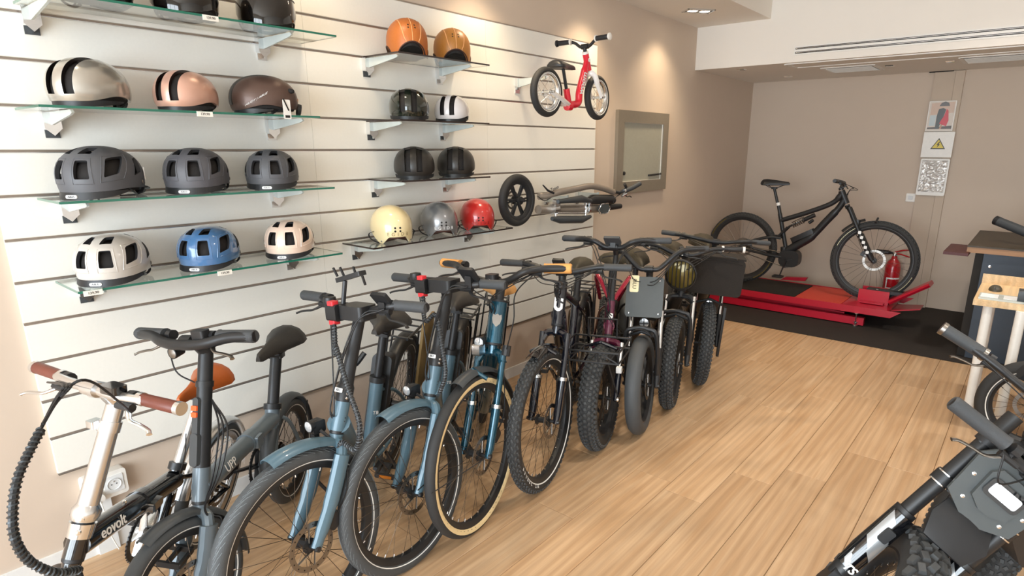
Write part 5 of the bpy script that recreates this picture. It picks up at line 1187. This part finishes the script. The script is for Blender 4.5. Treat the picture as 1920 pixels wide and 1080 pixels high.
for sd in (-1, 1):
    i, e, d = b.gp[sd]; MB(b.S).tube([e-d*.004, e+d*.006, e+d*.010], [.021, .022, .016], 14).build('grip_end', M_WHT if sd < 0 else M_BLK, b.hb); MB(b.S).tube([i-d*.006, i+d*.002], .021, 14).build('grip_flange', M_WHT, b.hb)
q0, q1 = b.Hb+Vector((-.10, 0, -.155)), b.Hb+Vector((-.052, 0, -.02)); d = (q1-q0).normalized()
text('woom', .058, q0.lerp(q1, .5)+Vector((-.020, -.0262, 0)), d, Vector((0, -1, 0)).cross(d), M_TXT, fr, 'print', bold=.0015)
MB().lathe([(0, .001), (.012, .0005), (.013, 0)], b.Hb.lerp(b.Ht, .62)+Vector((0, -.0212, 0)), (0, -1, 0), 12).build('badge', M_TXT, fr)
for c in (b.a, b.ra): MB(b.S if c is b.a else b.I).lathe([(0, .014), (.010, .012), (.012, 0)], c+Vector((0, -.042, 0)), (0, -1, 0), 10).build('axle_nut', M_CHR, b.t)
def peg(y, z, label, L=.25):
    t = thing('display_hook', label, 'hook', (.022, y, z), 0, None); k = MB(); k.box((.012, 0, .0), (.024, .04, .05)); k.prism([(-.02, -.022), (.02, -.022), (0, -.046)], (0, 0, 0), (0, 1, 0), (0, 0, 1), .022); k.build('mount', M_CHR, t)
    MB().box((.003, 0, -.055), (.006, .04, .022)).build('mount_plate', M_ALU, t, smooth=0)
    MB().prism([(.02, .022), (L-.02, .022), (L, .030), (L, .008), (L-.03, .002), (.02, -.03)], (0, -.006, 0), (1, 0, 0), (0, 0, 1), -.012).build('arm', M_CLIP, t, smooth=0); return t
peg(3.115, 2.015, 'chrome slatwall hook beside the rear wheel of the balance bike', .24)

# ---------------------------------------------------------------- folded scooter lying along the wall
t = thing('kick_scooter', 'folded electric scooter hung sideways on the slatwall', 'scooter', (.20, 3.55, 1.24)); M_SCB = mat('bronze_grey_paint', '#a1968a', .32, .4)
I4 = Matrix.Identity(4); ZR = Matrix.Rotation(radians(90), 4, 'Z')
wh = wheel(t, Vector((-.62, .02, .045)), .165, .047, ZR @ I4, tread='slick', cast=6, rim=M_BLK, tyre=M_RUBD, rotR=.06)
S_ = lambda px, py, x: at(px, py, 0, x)-Vector((.20, 3.55, 1.24))
def bar_(name, pts, r, m, **k): return MB().tube(pts, r, 12, **k).build(name, m, t)
bar_('stem_tube', smooth_path([S_(1010, 368, .20), S_(1025, 367, .22), S_(1045, 361, .24), S_(1080, 354, .24), S_(1107, 349, .24), S_(1130, 353, .24), S_(1150, 360, .24)], 4), .023, M_SCB)
bar_('deck_tube', [S_(1009, 393, .20), S_(1040, 393, .20), S_(1120, 391, .22)], .030, M_SCB)
bar_('deck_end', [S_(1120, 391, .22), S_(1150, 387.5, .22), S_(1163, 386.5, .22)], [.026, .024, .020], M_BLK)
bar_('footboard', [S_(1046, 378, .26), S_(1090, 373, .26), S_(1108, 377, .26)], [.014, .027, .014], M_DGREY, flat=1.0)
bar_('footboard', [S_(1035, 410, .26), S_(1050, 412, .26), S_(1090, 412, .26), S_(1107, 406, .26)], [.014, .026, .026, .012], M_DGREY, flat=1.0)
bar_('motor_case', [S_(1103, 377, .24), S_(1110, 374, .24), S_(1146, 374, .24), S_(1150, 376, .24)], [.026, .036, .036, .026], M_BLK)
for px, w_ in ((1036, .05), (1097, .022)):
    c = S_(px+3, 392, .225); k = MB(); k.tube([c+Vector((0, -w_/2, 0)), c+Vector((0, w_/2, 0))], .036, 14, flat=1.0); k.rbox(c+Vector((.02, 0, .045)), (.03, w_, .05), .01); k.build('folding_clamp', M_ALU, t)
for x_ in (1041, 1097): bar_('board_bracket', [S_(x_, 376, .24), S_(x_+1, 392, .235), S_(x_+1, 410, .25)], .010, M_ALU)
for z_ in (385.5, 399.5): bar_('guide_rod', [S_(1045, z_, .25), S_(1096, z_, .25)], .006, M_CHR)
c = S_(1131, 391, .27); hx = [(-.075, 0), (-.045, .036), (.045, .036), (.075, 0), (.045, -.036), (-.045, -.036)]
o = MB().prism(hx, c, (0, 1, 0), (0, 0, 1), .012).build('display', M_PLATE, t, smooth=0); MB().tube([c+Vector((.012, p[0], p[1])) for p in hx], .004, 6, closed=True).build('display_edge', M_CHR, o)
bar_('bar_end', [S_(1145, 358, .24), S_(1160, 361, .26), S_(1172, 358, .28)], .013, M_BLK); bar_('grip', [S_(1172, 358, .28), S_(1186, 352, .30), S_(1200, 344, .32)], .018, M_GRIP)
lever(t, S_(1170, 358, .28), Vector((.05, .9, .25)), Vector((.25, .1, -1)), M_ALU, M_BLK, .09); bar_('bell', [S_(1171, 345, .28), S_(1174, 351, .28)], .012, M_BLK)
cable(t, [S_(1165, 362, .26), S_(1152, 372, .27), S_(1150, 380, .27)], .004); cable(t, [S_(1008, 368, .22), S_(1020, 376, .24), S_(1032, 372, .24)], .003)
bar_('kickstand', [S_(1038, 362, .26), S_(1027, 357, .26), S_(1018, 347, .26)], [.008, .007, .004], M_BLK)
text('Zeeen', .035, S_(1040, 353.5, .262), (0, .97, .24), (0, -.24, .97), M_TXD, t, 'print')
peg(3.42, 1.262, 'chrome slatwall hook holding the scooter behind its folding clamp', .2); peg(3.80, 1.262, 'chrome slatwall hook holding the scooter near its motor case', .2)

# ---------------------------------------------------------------- off-road bike by the shop floor, its headlamp plate, and the bikes beside it
OFF = 'electric off-road bikes on the open floor side'
b = Bike('offroad_bike', 'matt black off-road e-bike with lamp plate and chunky tyre in the near corner', 'bicycle', dict(D((2.483, 1.926, -2.335, .955, .16, .62, .42, .598, .126, .588, -.03, .04, .8, .82, 1.2, .29, .92, .274, .118)), bbf=.55, bbz=.34, stf=.5), OFF)
b.B = b.a-b.n*.045
b.wheels(tread='block', spokes=28, rim=M_BLK, tyre=M_RUBD)
gp_ = .105; M_GUARD = mat('fork_guard_silver', '#a9adb0', .3, .5)
fk = MB(b.S); 
for q in (.60, .43):
    fk.rbox(b.ax(q, .01), (.05, .26, .035), .012, Matrix.Rotation(-(pi/2-b.ha)*0-.5, 3, 'Y'))
b.fk = fk.build('fork', M_BLKM, b.t)
for y in (-1, 1):
    MB(b.S).tube([b.ax(.70, .012, y*gp_), b.ax(.26, .018, y*gp_)], .0235, 16).build('stanchion', M_BLK, b.fk)
    
    for q in (.445, .615): MB(b.S).tube([b.ax(q, .013, y*gp_), b.ax(q-.032, .013, y*gp_)], .0305, 16).build('fork_clamp', M_BLKM, b.fk)
    r_ = MB(b.S); 
    for q in (.448, .413): r_.tube([b.ax(q, .014, y*gp_), b.ax(q-.004, .014, y*gp_)], .0312, 16)
    r_.build('clamp_ring', M_CHR, b.fk)
    MB(b.S).tube([b.ax(.285, .016, y*gp_), b.ax(.10, .024, y*gp_), b.ax(-.02, .038, y*gp_)], [.033, .036, .030], 16).build('fork_leg', M_BLK, b.fk)
    # silver and black guard wrapped round the lower leg
    for a0, a1, q0, q1, m_ in ((200, 330, .27, .03, M_GLB), (215, 262, .265, .15, M_GUARD), (258, 318, .20, .115, M_GUARD), (225, 270, .11, .05, M_GUARD)):
        rr = .0385 if m_ is M_GLB else .0398; lo = []
        for i in range(9):
            a = radians(a0+(a1-a0)*i/8); sk = (.03*(i/8) if m_ is M_GUARD else 0); v = b.n*(-sin(a)*1.0)*rr+Vector((0, cos(a)*rr*(-y if False else 1), 0)); lo.append((b.ax(q0-sk, .022, y*gp_)+v, b.ax(q1-sk, .027, y*gp_)+v))
        g_ = MB(b.S); g_.add([p for l in lo for p in l], [(2*i, 2*i+1, 2*i+3, 2*i+2) for i in range(8)]); g_.build('fork_guard', m_, b.fk)
    x = MB(b.S); x.rbox(b.ax(.19, .066, y*gp_), (.012, .030, .05), .006, Matrix.Rotation(-.5, 3, 'Y')); x.build('guard_strap', M_BLK, b.fk)
    MB(b.S).rbox(b.ax(-.035, .035, y*gp_), (.06, .045, .09), .012, Matrix.Rotation(-.5, 3, 'Y')).build('axle_clamp', M_BLKM, b.fk)
    Xs = b.S.to_3x3(); text('TS', .036, b.st(b.ax(.035, .068, y*gp_)), Xs @ Vector((0, 1, 0)), Xs @ b.k, M_TXT, b.fk, 'print', shear=.3, bold=.001)
# lamp plate between the stanchions
out = [(-.085, .60), (.085, .60), (.115, .56), (.10, .42), (.03, .385), (-.03, .385), (-.10, .42), (-.115, .56)]
pl = MB(b.S); pl.prism([(p[0], p[1]) for p in out], b.B+b.n*.062, (0, 1, 0), b.k, .014); pl.prism([(p[0]*.55, .5+(p[1]-.5)*.6) for p in out], b.B+b.n*.074, (0, 1, 0), b.k, .02); o = pl.build('lamp_plate', M_PLATE, b.t)
MB(b.S).prism(rrect(.105, .058, .014, 4), b.ax(.505, .094), (0, 1, 0), b.k, .010).build('lamp_bezel', M_GLB, o)
MB(b.S).prism(rrect(.082, .036, .008, 4), b.ax(.505, .1045), (0, 1, 0), b.k, .003).build('lens', mat('lit_lamp', '#f4f8ff', .2, emit=1.6), o)
for y, q in ((-.085, .50), (.085, .485), (-.06, .43), (.06, .43)): MB(b.S).lathe([(0, .004), (.006, .003), (.007, 0)], b.ax(q, .076, y), b.n, 10).build('plate_bolt', M_CHR, o)
# short mudguard under the plate
lo = []
for i in range(7):
    q = -.09+.18*i/6; lo.append([b.ax(.40, .070-1.2*q*q, q*.80), b.ax(.345, .105-1.2*q*q, q*1.0), b.ax(.278, .120-1.2*q*q, q*.72), b.ax(.274, .113-1.2*q*q, q*.72), b.ax(.345, .097-1.2*q*q, q*1.0), b.ax(.40, .062-1.2*q*q, q*.80)])
MB(b.S).loft(lo).build('mudguard', M_BLKM, b.t)
b.bar(M_BLKM, M_GRIP, r=.0155, gl=.17, gr=.0215, stem='quill', stemr=.02, bend=.5, lb=M_STEEL); b.display(.03, .03, .04, (.012, .085, .06), M_DGREY, .7); b.cables(2, .1, .14)
x = MB(); x.tube(smooth_path([b.Hb.lerp(b.Ht, .5), b.Hb+Vector((-.2, 0, -.1)), b.bb], 5), .045, 12); x.tube(smooth_path([b.Ht, b.Ht+Vector((-.25, 0, .02)), b.bb+Vector((-.15, 0, .32))], 5), .03, 12); x.tube([b.bb, b.bb+Vector((-.15, 0, .36))], .03, 12); x.tube([b.bb, b.ra+Vector((0, .08, 0))], .022, 10); x.tube([b.bb, b.ra+Vector((0, -.08, 0))], .022, 10); x.build('frame', M_BLKM, b.t)
MB().rbox(b.bb.lerp(b.Ht, .5)+Vector((-.05, 0, 0)), (.36, .14, .22), .05, Matrix.Rotation(.55, 3, 'Y')).build('battery', M_BLK, b.t)
saddle(b.t, b.sd, M_SADD, .5, .22); b.crank(.08, ang=150)
# second off-road bike: only its near grip shows
b = Bike('offroad_bike', 'black off-road e-bike whose grip pokes in above the lamp plate bike', 'bicycle', dict(D((2.72, 2.548, -2.273, 1.069, .074, .46, .37, .515, .036, .818, .179, -.005, .8, .85, 1.1, .279, 1.119, .279, .09)), bbf=.55, bbz=.32, stf=.5), OFF)
b.wheels(tread='knob', spokes=24, rim=M_BLK, tyre=M_RUBD); b.fork(M_BLKM, 'susp', gap=.08, r=.018); b.frame(M_BLKM, 'diamond', dr=.04, hr=.028, tr=.026)
b.bar(M_BLKM, M_GRIP, r=.0145, gl=.16, gr=.0235, stem='quill', stemr=.02, end=M_STEEL, lb=M_STEEL, path=[(0, 0, 0), (.05, 0, 0), (.10, .05, .5), (.16, .3, 1), (.22, .55, 1.05), (.38, 1, 1)]); saddle(b.t, b.sd, M_SADD, .4, .2); b.crank(.08); b.cables(2)
o = MB(b.S).rbox(b.cl+Vector((.05, -.20, .085)), (.05, .03, .045), .006).build('switch_box', M_BLK, b.hb)
# third: its wheel shows under the table edge
b = Bike('parked_bike', 'dark bike before the pale table with a padded grey side bag', 'bicycle', dict(D((4.02, 4.10, .09, .0, .05, .62, .46, .70, .04, .60, .07, .02, .8, .92, 1.1, .26, 1.22, .26, .07)), bbf=.58, bbz=.3, stf=.6), OFF)
b.wheels(tread='slick', stripe=(M_STRIPE, .70, .78), spokes=24, rim=M_BLK, tyre=M_RUBD); b.fork(M_BLKM, gap=.06, r=.018); b.frame(M_BLKM, 'step', dr=.035, hr=.026); b.bar(M_BLKM, M_GRIP); saddle(b.t, b.sd, M_SADD); b.crank(.08)
bg_ = MB().rbox(b.ra+Vector((.16, -.14, .36)), (.34, .14, .34), .06, n=4).build('padded_bag', mat('grey_padding', '#3c3d3f', .8, bump=.3, scale=120), b.t); MB().rbox(b.ra+Vector((.16, -.14, .36)), (.352, .05, .352), .06, n=4).build('bag_piping', mat('olive_piping', '#5c5240', .8), bg_)

# ---------------------------------------------------------------- framed glossy board on the long wall
t = thing('framed_board', 'taupe framed glossy grey board on the beige wall', 'board', (0, 4.345, 1.235)); fw, fh, w_ = .86, .67, .095
M_FRM = mat('taupe_frame', '#8d8476', .35, .2)
for c, s_ in (((.015, w_/2, fh/2), (.03, w_, fh)), ((.015, fw-w_/2, fh/2), (.03, w_, fh)), ((.015, fw/2, w_/2), (.03, fw-2*w_, w_)), ((.015, fw/2, fh-w_/2), (.03, fw-2*w_, w_))): MB().box(c, s_).build('frame_bar', M_FRM, t, smooth=0)
MB().box((.008, fw/2, fh/2), (.012, fw-2*w_+.01, fh-2*w_+.01)).build('pane', mat('grey_gloss_board', '#a3a294', .16, spec=.7), t, smooth=0)
for c, s_ in (((.017, w_-.002, fh/2), (.008, .008, fh-2*w_)), ((.017, fw-w_+.002, fh/2), (.008, .008, fh-2*w_)), ((.017, fw/2, w_-.002), (.008, fw-2*w_, .008)), ((.017, fw/2, fh-w_+.002), (.008, fw-2*w_, .008))): MB().box(c, s_).build('inner_edge', M_WHT, t, smooth=0)
t = thing('marker_pen', 'black marker pen clipped low on the framed board', 'pen', (.022, 4.99, 1.375)); MB().tube([(0, -.10, -.005), (0, .07, .0)], .008, 8).build('barrel', M_BLK, t); MB().tube([(0, .07, 0), (0, .12, .002)], .009, 8).build('cap', M_GLB, t)
tag(MB().lathe([(0, .012), (.015, .010), (.017, 0)], (.014, 4.478, 1.40), (1, 0, 0), 12).build('round_magnet', M_BLK), 'small round black magnet at the framed board edge', 'magnet')

# ---------------------------------------------------------------- back wall: casing with boxes, switch, extinguisher
t = thing('pillar_casing', 'tall beige cable casing on the back wall', 'casing', (1.785, YB, 0))
MB().box((.085, -.014, 1.16), (.17, .028, 2.32)).build('cover', M_WALLB, t, smooth=0); MB().box((.209, -.018, 1.16), (.074, .036, 2.32)).build('cover', M_WALLB, t, smooth=0); MB().box((.05, -.016, 2.323), (.20, .03, .012)).build('top_gap', M_DARK, t, smooth=0)
t = thing('picture', 'photo print of a couple under an umbrella on the casing', 'picture', (1.785, YB-.037, 1.77))
MB().box((.11, -.01, .14), (.225, .02, .28)).build('board', M_WHT, t, smooth=0)
PC = lambda n, c: mat('print_'+n, c, .35)
P2 = lambda name, pts, m, d=.0: MB().prism([(p[0], p[1]) for p in pts][::-1], (0, -.0205-d, 0), (1, 0, 0), (0, 0, 1), .0006).build(name, m, t, smooth=0)
P2('print_ground', [(.004, .004), (.216, .004), (.216, .276), (.004, .276)], PC('pale', '#cfc2b4')); P2('print_wall', [(.02, .15), (.21, .17), (.21, .27), (.02, .26)], PC('brick', '#c9ab95'), .0003)
P2('print_street', [(.01, .02), (.21, .0202), (.21, .05), (.01, .035)], PC('street', '#4a3a30'), .0004); P2('print_glass', [(.02, .05), (.07, .05), (.07, .15), (.02, .15)], PC('glass', '#b9c4c6'), .0004)
P2('print_umbrella', [(.085, .232), (.10, .262), (.13, .274), (.16, .262), (.17, .232)], PC('umbrella', '#5a5652'), .0007)
P2('print_suit', [(.075, .02), (.10, .02), (.125, .10), (.145, .20), (.12, .215), (.085, .205), (.075, .14)], PC('suit', '#3c4040'), .0007); P2('print_dress', [(.105, .07), (.165, .045), (.178, .10), (.165, .19), (.15, .205), (.135, .14), (.115, .10)], PC('dress', '#c81e30'), .001); P2('print_legs', [(.11, .02), (.125, .02), (.135, .07), (.12, .07)], PC('skin', '#b98a6a'), .0008)
t = thing('fuse_box', 'white fuse box door with yellow warning triangle', 'electrical box', (1.779, YB-.037, 1.522)); o = MB().box((.129, -.02, .121), (.256, .04, .240)).build('door', M_WHT, t, smooth=0)
tr = [(-.062, -.036), (.062, -.036), (0, .068)]; P3 = lambda nm, pts, m, d: MB().prism(pts[::-1], (.135, -.0405-d, .115), (1, 0, 0), (0, 0, 1), .0006).build(nm, m, o, smooth=0)
P3('warning_sign', tr, M_TXD, 0); P3('warning_field', [(a*.80, c*.80+.001) for a, c in tr], mat('warning_yellow', '#d9c23a', .4), .0006); P3('warning_bolt', [(.006, .034), (-.014, .004), (-.002, .004), (-.010, -.024), (.014, .010), (.002, .010), (.014, .034)], M_TXD, .0012)
t = thing('document_pouch', 'white pouch under crumpled shiny film below the fuse box', 'pouch', (1.785, YB-.037, 1.153)); MB().rbox((.125, -.012, .178), (.245, .024, .356), .014).build('tray', M_WHT, t)
g = MB(); nx, ny = 34, 48; rng = random.Random(3); from mathutils import noise as _n
vs = [(.018+.214*i/nx, -.026-.018*abs(_n.noise(Vector((i*.11, j*.17, 1.7))))-.006*_n.noise(Vector((i*.3, j*.4, 5))), .035+.305*j/ny) for j in range(ny+1) for i in range(nx+1)]
g.add(vs, [(j*(nx+1)+i, j*(nx+1)+i+1, (j+1)*(nx+1)+i+1, (j+1)*(nx+1)+i) for j in range(ny) for i in range(nx)]); g.build('shiny_film', mat('silver_film', '#dedcd8', .38, .45), t, smooth=0)
t = thing('light_switch', 'small square white light switch on the back wall', 'switch', (1.742, YB, 1.12)); MB().rbox((0, -.006, 0), (.082, .012, .082), .006).build('plate', M_WHT, t); MB().rbox((0, -.013, 0), (.044, .006, .044), .003).build('rocker', M_SKIRT, t)
t = thing('fire_extinguisher', 'red fire extinguisher standing behind the mountain bike wheel', 'fire extinguisher', (1.70, 7.13, .0065)); M_EXT = mat('extinguisher_red', '#b3121f', .3, coat=.5)
MB().lathe([(0, 0), (.068, 0), (.072, .015), (.072, .40), (.060, .455), (.030, .490), (.024, .52), (0, .52)], (0, 0, 0), (0, 0, 1), 24).build('cylinder', M_EXT, t)
MB().lathe([(.0725, .18), (.0725, .30)], (0, 0, 0), (0, 0, 1), 24, a0=-2.9, a1=-.4).build('label', M_TXT, t); MB().lathe([(.0728, .195), (.0728, .285)], (0, 0, 0), (0, 0, 1), 24, a0=-2.7, a1=-.6).build('label_print', M_EXT, t)
MB().lathe([(.024, .52), (.026, .545), (.018, .56), (0, .56)], (0, 0, 0), (0, 0, 1), 14).build('valve', M_CHR, t)
x = MB(); x.tube([(0, 0, .56), (.06, -.02, .585), (.13, -.03, .60)], .008, 6); x.tube([(0, 0, .545), (.06, -.02, .545), (.14, -.03, .525)], .007, 6); x.build('handle', M_EXT, t)
MB().tube([(-.02, -.01, .55), (-.06, -.03, .555), (-.17, -.04, .556)], [.008, .022, .022], 10).build('horn', M_BLK, t)

# ---------------------------------------------------------------- workbench and small table
t = thing('workbench', 'black workbench with brown top by the back wall', 'workbench', (2.40, 5.60, .0065)); M_BT = mat('bench_top_brown', '#3a2f1f', .5, bump=.2, scale=90); M_BE = mat('bench_edge', '#9a7452', .5); M_BG = mat('bench_panel_grey', '#3a4450', .5, .2)
MB().box((1.2, .56, .885), (2.4, 1.12, .012)).build('top', M_BT, t, smooth=0); MB().box((1.2, .545, .858), (2.4, 1.08, .042)).build('top_edge', M_BE, t, smooth=0)
MB().box((1.25, .05, .42), (2.28, .03, .83)).build('panel', M_BG, t, smooth=0)
for x in (.09, 2.3):
    for y in (.08, 1.02): MB().box((x, y, .42), (.07, .05, .83)).build('leg', M_DARK, t, smooth=0)
MB().box((.07, .55, .42), (.02, .95, .80)).build('side_panel', M_DARK, t, smooth=0)
for z in (.74, .60, .10): MB().lathe([(0, .004), (.010, .003), (.011, 0)], (.16, .034, z), (0, -1, 0), 10).build('panel_bolt', M_CHR, t)
MB().box((-.06, .16, .83), (.16, .5, .022)).build('pull_shelf', mat('dark_red_shelf', '#4a1a1a', .5), t, smooth=0)
t = thing('loose_handlebar', 'grey rubber gripped bike handlebar resting on the black workbench', 'tool', (2.65, 5.9, .912)); MB().tube([(-.10, .05, .145), (.10, -.06, .08), (.55, -.3, -.02+.05)], .035, 14).build('sleeve', M_GRIP, t); MB().tube([(-.125, .064, .153), (-.10, .05, .145)], .036, 14).build('end_ring', M_BLK, t); MB().rbox((.26, .10, .13), (.20, .2, .26), .03).build('black_block', M_BLK, t)  # another bike's handlebar, rebuilt as a loose bar and block on the bench

t = thing('side_table', 'pale wood table on round white legs behind the handlebars', 'table', (2.56, 4.30, 0))
MB().box((.50, .29, .735), (1.0, .58, .034)).build('tabletop', M_TABLEW, t, smooth=0); MB().box((.50, .585, .775), (1.0, .018, .075)).build('back_board', M_TABLEW, t, smooth=0)
for x, y in ((.075, .07), (.225, .06), (.075, .5), (.92, .07), (.92, .5)): 
    if (x, y) == (.225, .06): continue
    MB().tube([(x, y, 0), (x, y, .718)], .026, 16).build('leg', M_WHT, t)
MB().tube([(.232, -.09, 0), (.232, -.02, .72)], .026, 16).build('leg', M_WHT, t)
t = thing('computer_mouse', 'dark computer mouse on the pale wood table', 'mouse', (2.645, 4.66, .7525)); MB().ball((0, 0, .0), (.036, .055, .036), 14, 6, z0=0).build('shell', mat('mouse_grey', '#4a463a', .45), t); MB().box((0, -.045, .022), (.004, .03, .012)).build('scroll_wheel', M_BLK, t, smooth=0)
t = thing('card_tray', 'clear tray holding two white cards on the table', 'tray', (2.665, 4.42, .7525)); MB().prism([(-.085, -.09), (.14, -.09), (.14, .07), (-.085, .07)], (0, 0, 0), (1, 0, 0), (0, 1, 0), .010).build('tray', M_CLIP, t, smooth=0)
for x in (-.035, .075): tag(MB().box((2.665+x, 4.41, .7640), (.085, .10, .002)).build('business_card', M_TXT, None, smooth=0), ['white card lying on the open side of the clear tray', 'white card in the clear tray nearest the grey box'][x > 0], 'card')
t = thing('grey_box', 'grey upright box standing on the pale wood table', 'box', (2.84, 4.40, .7525)); MB().rbox((0, 0, .10), (.09, .16, .20), .012).build('case', mat('box_grey', '#85888a', .5), t); MB().rbox((-.062, .0, .035), (.035, .10, .07), .006).build('foot', M_DGREY, t)

# ---------------------------------------------------------------- wall sockets and cable trunking
def socket(y0, y1, z0, z1, label, trunk):
    t = thing('wall_socket', label, 'socket', (0, (y0+y1)/2, (z0+z1)/2)); w_, h = y1-y0, z1-z0
    MB().rbox((.024, 0, 0), (.048, w_, h), .012).build('housing', M_WHT, t)
    c = w_*.18 if trunk else w_*.15; MB().rbox((.0495, c, 0), (.004, h*.62, h*.66), .004).build('plate', M_SKIRT, t)
    MB().lathe([(.024, .004), (.022, .0), (.0, -.001)], (.052, c, 0), (1, 0, 0), 20).build('recess', M_SKIRT, t)
    k = MB()
    for a in (-.009, .009): k.lathe([(.0025, .001), (0, .001)], (.0525, c+a, .0), (1, 0, 0), 8)
    k.build('pin_hole', M_DARK, t); MB().lathe([(0, .006), (.0025, .005), (.0025, 0)], (.052, c, .012), (1, 0, 0), 8).build('earth_pin', M_CHR, t); return t
s_ = socket(.50, .648, .243, .352, 'white double wall socket with plugged charger under the slatwall corner', True)
MB().lathe([(0, .03), (.020, .028), (.022, 0)], (.05, -.035, -.03), (1, 0, 0), 16).build('plug', M_WHT, s_); cable(s_, [(.075, -.035, -.03), (.09, -.03, -.09), (.06, -.02, -.2), (.05, .0, -.29)], .003, M_WHT, 'flex')
tag(MB().box((.012, .551, .1215), (.024, .072, .243)).build('cable_trunking', M_SKIRT, None, smooth=0), 'flat white cable trunking from the double socket to the floor', 'trunking')
socket(2.42, 2.72, .20, .34, 'beige wall socket between the blue and teal bicycles', False)
